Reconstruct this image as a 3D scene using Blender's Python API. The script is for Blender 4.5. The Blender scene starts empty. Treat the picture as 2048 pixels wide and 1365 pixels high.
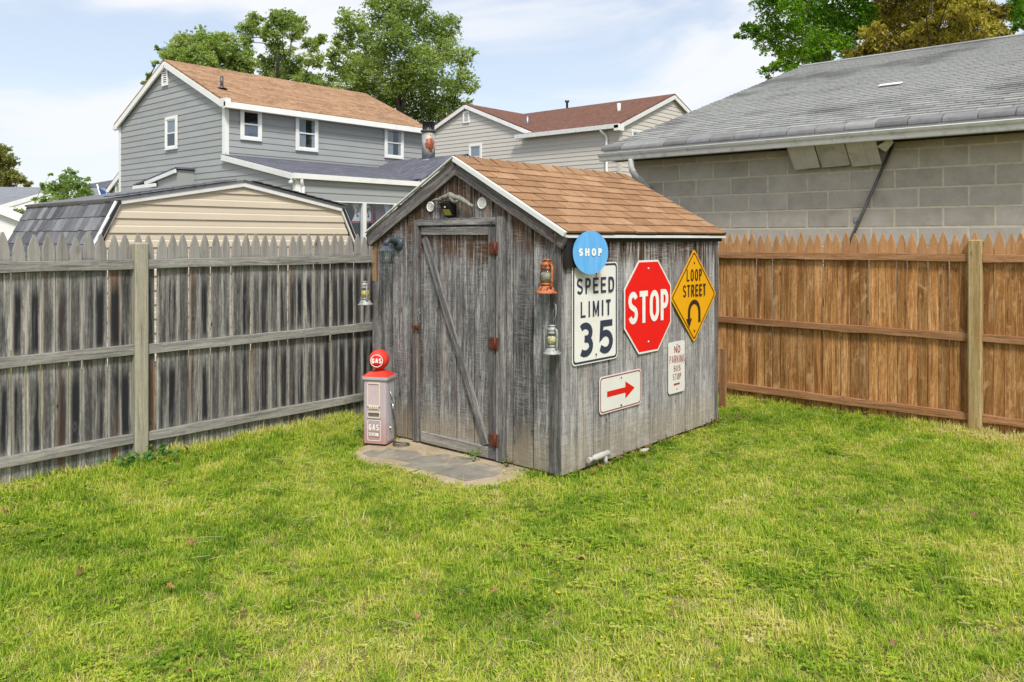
import bpy, math, random
import numpy as np
from mathutils import Matrix, Vector

random.seed(7)
rng = np.random.default_rng(7)
S = bpy.context.scene
COL = S.collection
R = math.radians

# ------------------------------------------------------------------ camera
cam_d = bpy.data.cameras.new('camera')
cam = bpy.data.objects.new('camera', cam_d)
COL.objects.link(cam)
cam.location = (0, 0, 1.73)
cam.rotation_euler = (R(90), 0, R(41.2))
cam_d.sensor_width = 36.0
cam_d.lens = 36.0 * 1620.0 / 2048.0
cam_d.shift_y = -(682.5 - 478.0) / 2048.0
cam_d.clip_start = 0.05
cam_d.clip_end = 2000
S.camera = cam

# ------------------------------------------------------------------ sky, sun, exposure
SUN_DIR = Vector((0.60, -0.44, 0.95)).normalized()      # towards the sun
W = bpy.data.worlds.new('World')
S.world = W
W.use_nodes = True
wt = W.node_tree
wt.nodes.clear()
def wn(t, **kw):
    n = wt.nodes.new(t)
    for k, v in kw.items(): setattr(n, k, v)
    return n
out = wn('ShaderNodeOutputWorld')
sky = wn('ShaderNodeTexSky', sky_type='NISHITA', sun_disc=False)
sky.sun_elevation = math.asin(SUN_DIR.z)
sky.sun_rotation = math.atan2(SUN_DIR.x, SUN_DIR.y)
sky.air_density = 1.0; sky.dust_density = 1.6; sky.ozone_density = 1.0
bg1 = wn('ShaderNodeBackground'); bg1.inputs['Strength'].default_value = 0.09
wt.links.new(sky.outputs[0], bg1.inputs['Color'])
bg2 = wn('ShaderNodeBackground'); bg2.inputs['Color'].default_value = (0.93, 0.955, 1.0, 1); bg2.inputs['Strength'].default_value = 0.51
tc = wn('ShaderNodeTexCoord')
sep = wn('ShaderNodeSeparateXYZ'); wt.links.new(tc.outputs['Generated'], sep.inputs[0])
def wm(op, a, b=None, c=None, clamp=False):
    n = wn('ShaderNodeMath', operation=op, use_clamp=clamp)
    for i, v in enumerate((a, b, c)):
        if v is None: continue
        if isinstance(v, (int, float)): n.inputs[i].default_value = v
        else: wt.links.new(v, n.inputs[i])
    return n.outputs[0]
zz = wm('ADD', wm('MAXIMUM', sep.outputs[2], 0.0), 0.22)
cmb = wn('ShaderNodeCombineXYZ')
wt.links.new(wm('DIVIDE', sep.outputs[0], zz), cmb.inputs[0])
wt.links.new(wm('DIVIDE', sep.outputs[1], zz), cmb.inputs[1])
nz = wn('ShaderNodeTexNoise'); nz.inputs['Scale'].default_value = 1.25; nz.inputs['Detail'].default_value = 7; nz.inputs['Roughness'].default_value = 0.52; nz.inputs['Distortion'].default_value = 0.5
wt.links.new(cmb.outputs[0], nz.inputs['Vector'])
mr = wn('ShaderNodeMapRange', interpolation_type='SMOOTHSTEP')
mr.inputs['From Min'].default_value = 0.42; mr.inputs['From Max'].default_value = 0.585
mr.inputs['To Min'].default_value = 0.42; mr.inputs['To Max'].default_value = 1.0
wt.links.new(nz.outputs['Fac'], mr.inputs['Value'])
hz = wn('ShaderNodeMapRange', interpolation_type='SMOOTHSTEP')      # thin haze whitening towards the horizon
hz.inputs['From Min'].default_value = 0.34; hz.inputs['From Max'].default_value = 0.02
hz.inputs['To Min'].default_value = 0.0; hz.inputs['To Max'].default_value = 0.85
wt.links.new(sep.outputs[2], hz.inputs['Value'])
cl = wm('MAXIMUM', mr.outputs[0], hz.outputs[0], clamp=True)
mx = wn('ShaderNodeMixShader')
wt.links.new(cl, mx.inputs[0]); wt.links.new(bg1.outputs[0], mx.inputs[1]); wt.links.new(bg2.outputs[0], mx.inputs[2])
wt.links.new(mx.outputs[0], out.inputs['Surface'])

sun_d = bpy.data.lights.new('sun', 'SUN')
sun_d.energy = 2.0; sun_d.angle = R(12); sun_d.color = (1.0, 0.955, 0.88)
sun = bpy.data.objects.new('sun', sun_d)
COL.objects.link(sun)
sun.rotation_euler = SUN_DIR.to_track_quat('Z', 'Y').to_euler()
sun.location = (6, -6, 12)

S.view_settings.view_transform = 'Standard'
S.view_settings.look = 'None'
S.view_settings.exposure = 1.0
S.view_settings.gamma = 1.0
S.view_settings.use_curve_mapping = False
try:
    S.cycles.max_bounces = 8; S.cycles.transparent_max_bounces = 12
    S.cycles.caustics_reflective = False; S.cycles.caustics_refractive = False
except Exception:
    pass

# ================================================================== helpers
I4 = Matrix.Identity(4)
WM = {}                                   # world matrices of everything linked so far

def frame(o, x, y, z):
    m = Matrix((Vector(x).normalized(), Vector(y).normalized(), Vector(z).normalized())).transposed().to_4x4()
    m.translation = Vector(o)
    return m
def T(x, y, z): return Matrix.Translation((x, y, z))
def RZ(a): return Matrix.Rotation(a, 4, 'Z')
def RX(a): return Matrix.Rotation(a, 4, 'X')
def RY(a): return Matrix.Rotation(a, 4, 'Y')

def link(o, parent=None, M=I4):
    COL.objects.link(o)
    if parent is not None:
        o.parent = parent
        o.matrix_parent_inverse = WM[parent.name].inverted()
    o.matrix_basis = M
    WM[o.name] = M.copy()
    return o

def tag(o, label=None, cat=None, group=None, kind=None):
    if label: o['label'] = label
    if cat: o['category'] = cat
    if group: o['group'] = group
    if kind: o['kind'] = kind
    return o

def thing(name, label, cat, loc=(0, 0, 0), group=None):
    o = bpy.data.objects.new(name, None)
    o.empty_display_size = 0.1
    link(o, None, T(*loc))
    return tag(o, label, cat, group)

class MB:
    """collects faces into one mesh"""
    def __init__(s): s.v = []; s.f = []; s.uv = []; s.uv2 = []; s.sm = []
    def vert(s, p): s.v.append(tuple(p)); return len(s.v) - 1
    def face(s, idx, uv=None, uv2=None, smooth=False):
        s.f.append(tuple(idx)); s.uv.append(uv); s.uv2.append(uv2); s.sm.append(smooth)
    def poly(s, pts, smooth=False):
        s.face([s.vert(p) for p in pts], smooth=smooth)
        return s
    def box(s, a, b, M=None):
        x0, y0, z0 = a; x1, y1, z1 = b
        P = [(x0,y0,z0),(x1,y0,z0),(x1,y1,z0),(x0,y1,z0),(x0,y0,z1),(x1,y0,z1),(x1,y1,z1),(x0,y1,z1)]
        if M is not None: P = [M @ Vector(p) for p in P]
        i = [s.vert(p) for p in P]
        for f in ((0,3,2,1),(4,5,6,7),(0,1,5,4),(1,2,6,5),(2,3,7,6),(3,0,4,7)):
            s.face([i[k] for k in f])
        return s
    def cbox(s, a, b, c=0.004):
        """box with chamfered vertical and horizontal front edges (all edges, cheap)"""
        x0, y0, z0 = a; x1, y1, z1 = b
        c = min(c, (x1-x0)*.4, (y1-y0)*.4, (z1-z0)*.4)
        rings = []
        for z, k in ((z0, c), (z0+c, 0), (z1-c, 0), (z1, c)):
            a0, a1, b0, b1 = x0+k, x1-k, y0+k, y1-k
            e = c
            pts = [(a0+e*(k==0), b0), (a1-e*(k==0), b0), (a1, b0+e*(k==0)), (a1, b1-e*(k==0)), (a1-e*(k==0), b1), (a0+e*(k==0), b1), (a0, b1-e*(k==0)), (a0, b0+e*(k==0))]
            rings.append([s.vert((p[0], p[1], z)) for p in pts])
        for r in range(3):
            for k in range(8):
                q = [rings[r][k], rings[r][(k+1) % 8], rings[r+1][(k+1) % 8], rings[r+1][k]]
                s.face(q)
        s.face(list(reversed(rings[0]))); s.face(rings[3])
        return s
    def prism(s, outline, z0, z1, smooth=False):
        """outline (ccw seen from +z) extruded along z"""
        n = len(outline)
        lo = [s.vert((p[0], p[1], z0)) for p in outline]
        hi = [s.vert((p[0], p[1], z1)) for p in outline]
        s.face(list(reversed(lo))); s.face(hi)
        for k in range(n):
            s.face([lo[k], lo[(k+1) % n], hi[(k+1) % n], hi[k]], smooth=smooth)
        return s
    def ring(s, a, b, z):
        n = len(a)
        ia = [s.vert((p[0], p[1], z)) for p in a]; ib = [s.vert((p[0], p[1], z)) for p in b]
        for k in range(n):
            s.face([ia[k], ia[(k+1) % n], ib[(k+1) % n], ib[k]])
        return s
    def tube(s, pts, r, n=8, closed=False, cap=True, squash=1.0):
        pts = [Vector(p) for p in pts]
        rr = r if isinstance(r, (list, tuple)) else [r] * len(pts)
        m = len(pts); rings = []; nrm = None
        for i, p in enumerate(pts):
            if closed: t = pts[(i+1) % m] - pts[i-1]
            elif i == 0: t = pts[1] - pts[0]
            elif i == m-1: t = pts[-1] - pts[-2]
            else: t = pts[i+1] - pts[i-1]
            t.normalize()
            if nrm is None:
                a = Vector((0, 0, 1)) if abs(t.z) < .9 else Vector((1, 0, 0))
                nrm = t.cross(a).normalized()
            else:
                nrm = (nrm - t * nrm.dot(t)).normalized()
            bn = t.cross(nrm)
            rings.append([s.vert(p + (nrm * math.cos(2*math.pi*k/n) + bn * math.sin(2*math.pi*k/n) * squash) * rr[i]) for k in range(n)])
        for i in range(m if closed else m-1):
            A, B = rings[i], rings[(i+1) % m]
            for k in range(n):
                s.face([A[k], A[(k+1) % n], B[(k+1) % n], B[k]], smooth=True)
        if cap and not closed:
            s.face(list(reversed(rings[0]))); s.face(rings[-1])
        return s
    def lathe(s, prof, n=20, M=None, smooth=True):
        rings = []
        for r, z in prof:
            ring = []
            for k in range(n):
                p = Vector((r*math.cos(2*math.pi*k/n), r*math.sin(2*math.pi*k/n), z))
                ring.append(s.vert(M @ p if M is not None else p))
            rings.append(ring)
        for i in range(len(rings)-1):
            for k in range(n):
                s.face([rings[i][k], rings[i][(k+1) % n], rings[i+1][(k+1) % n], rings[i+1][k]], smooth=smooth)
        if prof[0][0] > 1e-4: s.face(list(reversed(rings[0])))
        if prof[-1][0] > 1e-4: s.face(rings[-1])
        return s
    def mesh(s, name, mat):
        me = bpy.data.meshes.new(name)
        me.from_pydata(s.v, [], s.f)
        me.polygons.foreach_set('use_smooth', s.sm)
        if any(u is not None for u in s.uv):
            for nm, arr in (('UVMap', s.uv), ('Top', s.uv2)):
                l = me.uv_layers.new(name=nm)
                d = []
                for f, u in zip(s.f, arr):
                    for k in range(len(f)): d += list(u[k]) if u is not None else [0.5, 0.5]
                l.data.foreach_set('uv', d)
        if mat is not None: me.materials.append(mat)
        me.update()
        return me
    def obj(s, name, mat, parent=None, M=I4):
        return link(bpy.data.objects.new(name, s.mesh(name, mat)), parent, M)

def inst(name, me, parent=None, M=I4):
    return link(bpy.data.objects.new(name, me), parent, M)

def fast_mesh(name, verts, quads, mat, col=None):
    me = bpy.data.meshes.new(name)
    nv = len(verts); nf = len(quads); k = quads.shape[1]
    me.vertices.add(nv); me.vertices.foreach_set('co', np.asarray(verts, np.float32).ravel())
    me.loops.add(nf*k); me.loops.foreach_set('vertex_index', np.asarray(quads, np.int32).ravel())
    me.polygons.add(nf)
    me.polygons.foreach_set('loop_start', np.arange(0, nf*k, k, dtype=np.int32))
    me.polygons.foreach_set('loop_total', np.full(nf, k, np.int32))
    if col is not None:
        a = me.attributes.new('tint', 'FLOAT', 'POINT')
        a.data.foreach_set('value', np.asarray(col, np.float32))
    me.materials.append(mat)
    me.update(); me.validate()
    return me

# ------------------------------------------------------------------ boards
def board_mesh(name, L, w, t, mat, topL=None, topR=None, jit=0.0015, seg=6, warp=0.002, gothic=False, rnd=random):
    """front is -y, length along z; tops may be cut on a slant (topL, topR) or to a rounded picket point"""
    b = MB()
    topL = L if topL is None else topL; topR = L if topR is None else topR
    rows = []
    ph = rnd.random()*6
    if gothic:
        zs = [(L-.135)*k/seg for k in range(seg+1)]
        prof = [(z, 1.0) for z in zs] + [(L-.105, .93), (L-.075, .75), (L-.045, .53), (L-.018, .32), (L-.003, .20), (L, .15)]
        for z, k in prof:
            j1, j2 = rnd.uniform(-jit, jit), rnd.uniform(-jit, jit)
            y = warp*math.sin(ph + z*2.2)
            rows.append(((-w/2*k+j1, y, z), (w/2*k+j2, y, z)))
    else:
        for k in range(seg+1):
            f = k/seg
            j1, j2 = rnd.uniform(-jit, jit), rnd.uniform(-jit, jit)
            y = warp*math.sin(ph + f*L*2.2)
            rows.append(((-w/2+j1, y, topL*f), (w/2+j2, y, topR*f)))
    fr = []; bk = []
    c = min(.003, t*.25)
    for l, r in rows:
        fr.append((b.vert((l[0]+c, l[1]-t/2, l[2])), b.vert((r[0]-c, r[1]-t/2, r[2]))))
        bk.append((b.vert((l[0], l[1]-t/2+c, l[2])), b.vert((r[0], r[1]-t/2+c, r[2])), b.vert((l[0], l[1]+t/2, l[2])), b.vert((r[0], r[1]+t/2, r[2]))))
    H = max(topL, topR)
    def uvs(ids):
        u = []; u2 = []
        for i in ids:
            x, y, z = b.v[i]
            tl = topL + (topR-topL)*(x/w+.5)
            u.append((x/w+.5, z)); u2.append((tl - z, .5))
        return u, u2
    def add(ids):
        u, u2 = uvs(ids); b.face(ids, u, u2)
    for k in range(len(rows)-1):
        add([fr[k][0], fr[k][1], fr[k+1][1], fr[k+1][0]])
        add([bk[k][0], fr[k][0], fr[k+1][0], bk[k+1][0]])
        add([fr[k][1], bk[k][1], bk[k+1][1], fr[k+1][1]])
        add([bk[k][2], bk[k][0], bk[k+1][0], bk[k+1][2]])
        add([bk[k][1], bk[k][3], bk[k+1][3], bk[k+1][1]])
        add([bk[k][3], bk[k][2], bk[k+1][2], bk[k+1][3]])
    for k, fl in ((0, True), (-1, False)):
        ids = [fr[k][0], bk[k][0], bk[k][2], bk[k][3], bk[k][1], fr[k][1]]
        add(ids if fl else list(reversed(ids)))
    return b.mesh(name, mat)
def board(name, L, w, t, mat, parent, M, **kw):
    return inst(name, board_mesh(name, L, w, t, mat, **kw), parent, M)

# frames: facing -Y and facing +X walls
def MFRONT(x, y, z): return frame((x, y, z), (1,0,0), (0,1,0), (0,0,1))
def MSIDE(x, y, z): return frame((x, y, z), (0,1,0), (-1,0,0), (0,0,1))
def SGN_SIDE(x, y, z): return frame((x, y, z), (0,1,0), (0,0,1), (1,0,0))     # flat sign faces: x right, y up, z out
def SGN_FRONT(x, y, z): return frame((x, y, z), (1,0,0), (0,0,1), (0,-1,0))

# ------------------------------------------------------------------ materials
class NT:
    def __init__(s, name):
        s.m = bpy.data.materials.new(name); s.m.use_nodes = True
        s.t = s.m.node_tree; s.t.nodes.clear()
        s.out = s.n('ShaderNodeOutputMaterial')
    def n(s, typ, **kw):
        n = s.t.nodes.new(typ)
        for k, v in kw.items(): setattr(n, k, v)
        return n
    def set(s, sock, v):
        if v is None: return
        if isinstance(v, bpy.types.NodeSocket): s.t.links.new(v, sock)
        elif isinstance(v, (tuple, list)) and sock.type == 'RGBA' and len(v) == 3: sock.default_value = (*v, 1)
        else: sock.default_value = v
    def math(s, op, a, b=None, c=None, clamp=False):
        n = s.n('ShaderNodeMath', operation=op, use_clamp=clamp)
        for i, v in enumerate((a, b, c)): s.set(n.inputs[i], v)
        return n.outputs[0]
    def vmath(s, op, a, b=None):
        n = s.n('ShaderNodeVectorMath', operation=op)
        s.set(n.inputs[0], a); s.set(n.inputs[1], b)
        return n.outputs[0]
    def noise(s, vec, scale=5, detail=3, rough=.5, dist=0):
        n = s.n('ShaderNodeTexNoise')
        s.set(n.inputs['Vector'], vec); n.inputs['Scale'].default_value = scale
        n.inputs['Detail'].default_value = detail; n.inputs['Roughness'].default_value = rough; n.inputs['Distortion'].default_value = dist
        return n.outputs['Fac']
    def ss(s, v, a, b, lo=0., hi=1.):
        n = s.n('ShaderNodeMapRange', interpolation_type='SMOOTHSTEP')
        s.set(n.inputs['Value'], v)
        for k, x in (('From Min', a), ('From Max', b), ('To Min', lo), ('To Max', hi)): n.inputs[k].default_value = x
        return n.outputs[0]
    def lin(s, v, a, b, lo=0., hi=1.):
        n = s.n('ShaderNodeMapRange')
        s.set(n.inputs['Value'], v)
        for k, x in (('From Min', a), ('From Max', b), ('To Min', lo), ('To Max', hi)): n.inputs[k].default_value = x
        return n.outputs[0]
    def mix(s, f, a, b, blend='MIX'):
        n = s.n('ShaderNodeMix', data_type='RGBA', blend_type=blend)
        s.set(n.inputs[0], f); s.set(n.inputs[6], a); s.set(n.inputs[7], b)
        return n.outputs[2]
    def ramp(s, f, stops):
        n = s.n('ShaderNodeValToRGB')
        e = n.color_ramp.elements
        while len(e) < len(stops): e.new(.5)
        for k, (p, c) in enumerate(stops): e[k].position = p; e[k].color = (*c, 1)
        s.set(n.inputs[0], f)
        return n.outputs[0]
    def objco(s): return s.n('ShaderNodeTexCoord').outputs['Object']
    def rand(s): return s.n('ShaderNodeObjectInfo').outputs['Random']
    def uv(s, name='UVMap'):
        n = s.n('ShaderNodeUVMap'); n.uv_map = name
        sp = s.n('ShaderNodeSeparateXYZ'); s.set(sp.inputs[0], n.outputs[0])
        return sp.outputs[0], sp.outputs[1]
    def shuffled(s, k=1.0):
        r = s.rand()
        c = s.n('ShaderNodeCombineXYZ')
        s.set(c.inputs[0], s.math('MULTIPLY', r, 91.7*k)); s.set(c.inputs[1], s.math('MULTIPLY', r, 57.3*k)); s.set(c.inputs[2], s.math('MULTIPLY', r, 133.1*k))
        return s.vmath('ADD', s.objco(), c.outputs[0])
    def rnd2(s, seed):
        n = s.n('ShaderNodeTexWhiteNoise', noise_dimensions='1D')
        s.set(n.inputs['W'], s.math('ADD', s.rand(), seed))
        return n.outputs['Value']
    def pbr(s, color, rough=.8, spec=.3, metal=0., bump=None, bstr=.5, bdist=.002, **kw):
        p = s.n('ShaderNodeBsdfPrincipled')
        s.set(p.inputs['Base Color'], color); s.set(p.inputs['Roughness'], rough)
        s.set(p.inputs['Metallic'], metal); s.set(p.inputs['Specular IOR Level'], spec)
        for k, v in kw.items(): s.set(p.inputs[k], v)
        if bump is not None:
            b = s.n('ShaderNodeBump'); b.inputs['Strength'].default_value = bstr; b.inputs['Distance'].default_value = bdist
            s.set(b.inputs['Height'], bump); s.t.links.new(b.outputs[0], p.inputs['Normal'])
        s.t.links.new(p.outputs[0], s.out.inputs['Surface'])
        return s.m

def simple(name, col, rough=.6, var=.12, scale=8, spec=.4, metal=0., rv=.1, dirt=None, dirtamt=.0, bdist=.0008):
    t = NT(name)
    co = t.shuffled()
    f = t.noise(co, scale, 5, .6)
    c = t.mix(1.0, col, t.ramp(f, [(.25, (1-var,)*3), (.75, (1+var*.4,)*3)]), 'MULTIPLY')
    r = t.lin(t.rand(), 0, 1, 1-rv, 1+rv)
    cc = t.n('ShaderNodeCombineXYZ')
    for i in range(3): t.set(cc.inputs[i], r)
    c = t.mix(1.0, c, cc.outputs[0], 'MULTIPLY')
    if dirt is not None:
        d = t.ss(t.noise(co, scale*.7, 6, .65, .5), .5, .72, 0, dirtamt)
        c = t.mix(d, c, dirt)
    return t.pbr(c, rough, spec, metal, bump=f, bstr=.3, bdist=bdist)

def wood(name, dark, mid, light, warm, warmamt=.25, saw=0., tonevar=.35, mildew=0., mbands=None, topstain=0., topcol=(.16,.06,.02), botpale=0., toppale=None, knots=1.0, lightspots=0., contrast=1.0):
    t = NT(name)
    p = t.shuffled()
    def sc(x, y, z): return t.vmath('MULTIPLY', p, (x, y, z))
    wob = t.noise(sc(6, 6, 1.6), 1, 2)
    pw = t.n('ShaderNodeCombineXYZ'); t.set(pw.inputs[0], t.math('MULTIPLY', wob, .05))
    pp = t.vmath('ADD', p, pw.outputs[0])
    grain = t.noise(t.vmath('MULTIPLY', pp, (95, 95, 4.5)), 1, 6, .66)
    streak = t.noise(t.vmath('MULTIPLY', pp, (24, 24, .9)), 1, 4, .6)
    blot = t.noise(sc(7, 7, 2.6), 1, 3, .55)
    fleck = t.noise(sc(85, 85, 26), 1, 3, .6)
    g = t.math('ADD', t.math('MULTIPLY', grain, .36), t.math('ADD', t.math('MULTIPLY', streak, .30), t.math('ADD', t.math('MULTIPLY', blot, .16), t.math('MULTIPLY', fleck, .18))))
    w = .155/contrast
    c = t.ramp(g, [(.5-w, dark), (.5, mid), (.5+w*.85, light)])
    # board to board tone
    tone = t.lin(t.rnd2(3.1), 0, 1, 1-tonevar, 1+tonevar*.55)
    cc = t.n('ShaderNodeCombineXYZ')
    for i in range(3): t.set(cc.inputs[i], tone)
    c = t.mix(1.0, c, cc.outputs[0], 'MULTIPLY')
    # dark weather checks along the grain
    chk = t.ss(t.noise(t.vmath('MULTIPLY', pp, (70, 70, 2.0)), 1, 4, .55), .58, .65)
    c = t.mix(t.math('MULTIPLY', chk, .55), c, tuple(x*.4 for x in dark))
    # warm heartwood streaks on some boards
    wf = t.math('MULTIPLY', t.ss(t.noise(sc(16, 16, .8), 1, 3), .48, .66), t.ss(t.rnd2(8.7), .45, .95, 0, 1))
    c = t.mix(t.math('MULTIPLY', wf, warmamt, clamp=True), c, warm)
    u, v = t.uv()
    top, _ = t.uv('Top')
    if mildew > 0:
        cen = t.math('ABSOLUTE', t.math('ADD', u, t.math('ADD', t.lin(t.rnd2(5.5), 0, 1, -.62, -.38), t.math('MULTIPLY', t.math('SUBTRACT', streak, .5), .5))))
        core = t.ss(cen, .48, .18)
        band = None
        for a, b in mbands:
            k = t.math('MULTIPLY', t.ss(v, a, a+.14), t.ss(v, b, b-.2))
            band = k if band is None else t.math('MAXIMUM', band, k)
        edge_ = t.math('MULTIPLY', t.ss(t.math('ABSOLUTE', t.math('SUBTRACT', u, .5)), .27, .46), t.ss(t.noise(sc(30, 30, 3), 1, 4), .32, .58))
        c = t.mix(t.math('MULTIPLY', edge_, .42), c, tuple(min(1, x*1.12) for x in light))
        amt = t.math('MULTIPLY', t.math('MULTIPLY', core, band), t.math('MULTIPLY', t.ss(t.rnd2(1.9), .0, .5, .45, 1), t.ss(t.noise(sc(18, 18, 1.1), 1, 4), .3, .55)))
        c = t.mix(t.math('MULTIPLY', amt, mildew, clamp=True), c, (.022,.022,.025))
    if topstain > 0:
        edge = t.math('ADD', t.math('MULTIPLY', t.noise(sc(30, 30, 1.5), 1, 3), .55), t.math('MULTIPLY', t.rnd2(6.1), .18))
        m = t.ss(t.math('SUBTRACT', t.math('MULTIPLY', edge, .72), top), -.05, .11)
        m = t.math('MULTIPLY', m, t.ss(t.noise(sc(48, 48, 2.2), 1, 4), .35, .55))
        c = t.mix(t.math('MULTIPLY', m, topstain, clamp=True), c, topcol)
    if botpale > 0:
        m = t.ss(t.math('ADD', v, t.math('MULTIPLY', t.noise(sc(25, 25, 2), 1, 4), -.35)), .22, -.1)
        c = t.mix(t.math('MULTIPLY', m, botpale), c, (.34, .285, .19))
    if toppale is not None:
        m = t.ss(top, .30, .24)
        c = t.mix(t.math('MULTIPLY', m, t.lin(streak, .3, .7, .4, 1.)), c, toppale)
        m = t.ss(t.math('ABSOLUTE', t.math('SUBTRACT', top, .225)), .05, .0)
        c = t.mix(t.math('MULTIPLY', m, .55), c, dark)
    if lightspots > 0:
        m = t.ss(t.noise(sc(9, 9, 5), 1, 5, .6, .6), .56, .70)
        c = t.mix(t.math('MULTIPLY', m, lightspots), c, light)
    # knots
    vo = t.n('ShaderNodeTexVoronoi', feature='F1'); vo.inputs['Scale'].default_value = 1
    t.set(vo.inputs['Vector'], sc(10, 3, 4.2))
    kd = vo.outputs['Distance']
    cs = t.n('ShaderNodeSeparateColor'); t.set(cs.inputs[0], vo.outputs['Color'])
    on = t.math('GREATER_THAN', cs.outputs[0], .52)
    ring = t.math('MULTIPLY', t.ss(kd, .21, .13), on)
    coreK = t.math('MULTIPLY', t.ss(kd, .10, .05), on)
    c = t.mix(t.math('MULTIPLY', ring, .38*knots), c, tuple(x*.6 for x in mid))
    c = t.mix(t.math('MULTIPLY', coreK, .75*knots), c, tuple(x*.45 for x in dark))
    h = grain
    if saw > 0:
        sw = t.noise(sc(9, 9, 150), 1, 2, .5)
        sm = t.math('MULTIPLY', t.ss(t.noise(sc(5, 5, 3), 1, 2), .40, .62), t.ss(sw, .45, .7))
        c = t.mix(t.math('MULTIPLY', sm, saw), c, tuple(min(1, x*1.25) for x in light))
        sd = t.math('MULTIPLY', t.ss(t.noise(sc(7, 7, 4), 1, 2), .42, .6), t.ss(sw, .46, .30))
        c = t.mix(t.math('MULTIPLY', sd, saw*1.3, clamp=True), c, dark)
        h = t.math('ADD', grain, t.math('MULTIPLY', sw, .45))
    return t.pbr(c, .88, .15, bump=h, bstr=.75, bdist=.003)

def shingle_mat(name, cols, grit=220, tone=.22, stain=.0):
    t = NT(name)
    co = t.shuffled()
    g = t.noise(co, grit, 3, .7)
    b = t.noise(co, 9, 4, .6)
    f = t.math('ADD', t.math('MULTIPLY', g, .55), t.math('ADD', t.math('MULTIPLY', b, .32), t.math('MULTIPLY', t.rnd2(2.2), .13)))
    c = t.ramp(f, [(.30, cols[0]), (.5, cols[1]), (.72, cols[2])])
    r = t.lin(t.rnd2(7.7), 0, 1, 1-tone, 1+tone*.6)
    cc = t.n('ShaderNodeCombineXYZ')
    for i in range(3): t.set(cc.inputs[i], r)
    c = t.mix(1.0, c, cc.outputs[0], 'MULTIPLY')
    if stain > 0:
        gp = t.n('ShaderNodeNewGeometry').outputs['Position']
        d = t.ss(t.noise(gp, .55, 4, .6), .5, .68, 0, stain)
        c = t.mix(d, c, tuple(x*.35 for x in cols[0]))
    return t.pbr(c, .95, .1, bump=g, bstr=.5, bdist=.003)

def roof_mat(name, c1, c2, c3, ang_u=(0,1,0), ang_v=(1,0,0), course=.14, tab=.3):
    """far roofs: laminated shingle pattern too small to build"""
    t = NT(name)
    co = t.objco()
    du = t.n('ShaderNodeVectorMath', operation='DOT_PRODUCT'); t.set(du.inputs[0], co); du.inputs[1].default_value = ang_u
    dv = t.n('ShaderNodeVectorMath', operation='DOT_PRODUCT'); t.set(dv.inputs[0], co); dv.inputs[1].default_value = ang_v
    cb = t.n('ShaderNodeCombineXYZ'); t.set(cb.inputs[0], du.outputs['Value']); t.set(cb.inputs[1], dv.outputs['Value'])
    br = t.n('ShaderNodeTexBrick', offset=.5)
    t.set(br.inputs['Vector'], cb.outputs[0]); br.inputs['Scale'].default_value = 1
    br.inputs['Brick Width'].default_value = tab; br.inputs['Row Height'].default_value = course
    br.inputs['Mortar Size'].default_value = .006; br.inputs['Mortar Smooth'].default_value = .3; br.inputs['Bias'].default_value = 0
    t.set(br.inputs['Color1'], c1); t.set(br.inputs['Color2'], c2); t.set(br.inputs['Mortar'], tuple(x*.55 for x in c1))
    nn = t.noise(cb.outputs[0], 7, 4, .7)
    c = t.mix(t.ss(nn, .35, .7, 0, .6), br.outputs['Color'], c3)
    return t.pbr(c, .95, .1, bump=br.outputs['Fac'], bstr=-.4, bdist=.01)

M = {}
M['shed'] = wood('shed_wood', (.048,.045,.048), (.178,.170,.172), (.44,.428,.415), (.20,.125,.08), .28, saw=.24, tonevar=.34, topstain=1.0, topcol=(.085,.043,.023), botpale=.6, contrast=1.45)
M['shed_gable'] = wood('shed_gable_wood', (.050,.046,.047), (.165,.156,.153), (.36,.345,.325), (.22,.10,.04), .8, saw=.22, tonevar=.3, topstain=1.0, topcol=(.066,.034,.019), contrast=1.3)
M['shed_side'] = wood('shed_side_wood', (.105,.10,.103), (.32,.312,.313), (.55,.54,.525), (.25,.15,.08), .22, saw=.28, tonevar=.22, topstain=1.0, topcol=(.060,.032,.018), botpale=.5, contrast=1.35)  # same wood as the front, paler: this wall's brighter light in the colour
M['shed_trim'] = wood('shed_trim_wood', (.05,.047,.047), (.155,.148,.147), (.34,.325,.305), (.22,.12,.06), .3, tonevar=.3, contrast=1.3)
M['shed_tan'] = wood('shed_tan_wood', (.15,.085,.04), (.31,.19,.095), (.43,.30,.17), (.3,.15,.06), .3, tonevar=.2)
M['fgrey'] = wood('grey_fence_wood', (.045,.043,.043), (.19,.183,.17), (.46,.445,.40), (.20,.085,.033), .9, tonevar=.36, mildew=1.0, mbands=((.14,.84),(.84,1.5)), toppale=(.31,.295,.27), contrast=1.2)
M['frail'] = wood('grey_rail_wood', (.13,.125,.118), (.27,.26,.235), (.43,.415,.375), (.2,.14,.09), .2, tonevar=.12, contrast=1.2)
M['fpost'] = wood('grey_post_wood', (.22,.205,.15), (.34,.32,.245), (.46,.44,.35), (.3,.26,.15), .3, tonevar=.05, knots=.4)
M['forange'] = wood('cedar_fence_wood', (.15,.066,.02), (.385,.185,.062), (.60,.375,.18), (.13,.042,.012), .8, tonevar=.40, toppale=(.46,.26,.125), lightspots=.55, contrast=1.3)
M['orail'] = wood('cedar_rail_wood', (.17,.08,.033), (.33,.17,.08), (.47,.29,.165), (.25,.10,.04), .3, tonevar=.15)
M['opost'] = wood('cedar_post_wood', (.21,.145,.06), (.37,.275,.13), (.50,.40,.22), (.30,.15,.05), .4, tonevar=.05)
M['liner'] = simple('dark_gap_wood', (.02,.018,.016), .95, .2)
M['sh_orange'] = shingle_mat('tan_shingle', ((.185,.098,.050), (.325,.188,.102), (.48,.31,.185)), tone=.09)
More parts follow.
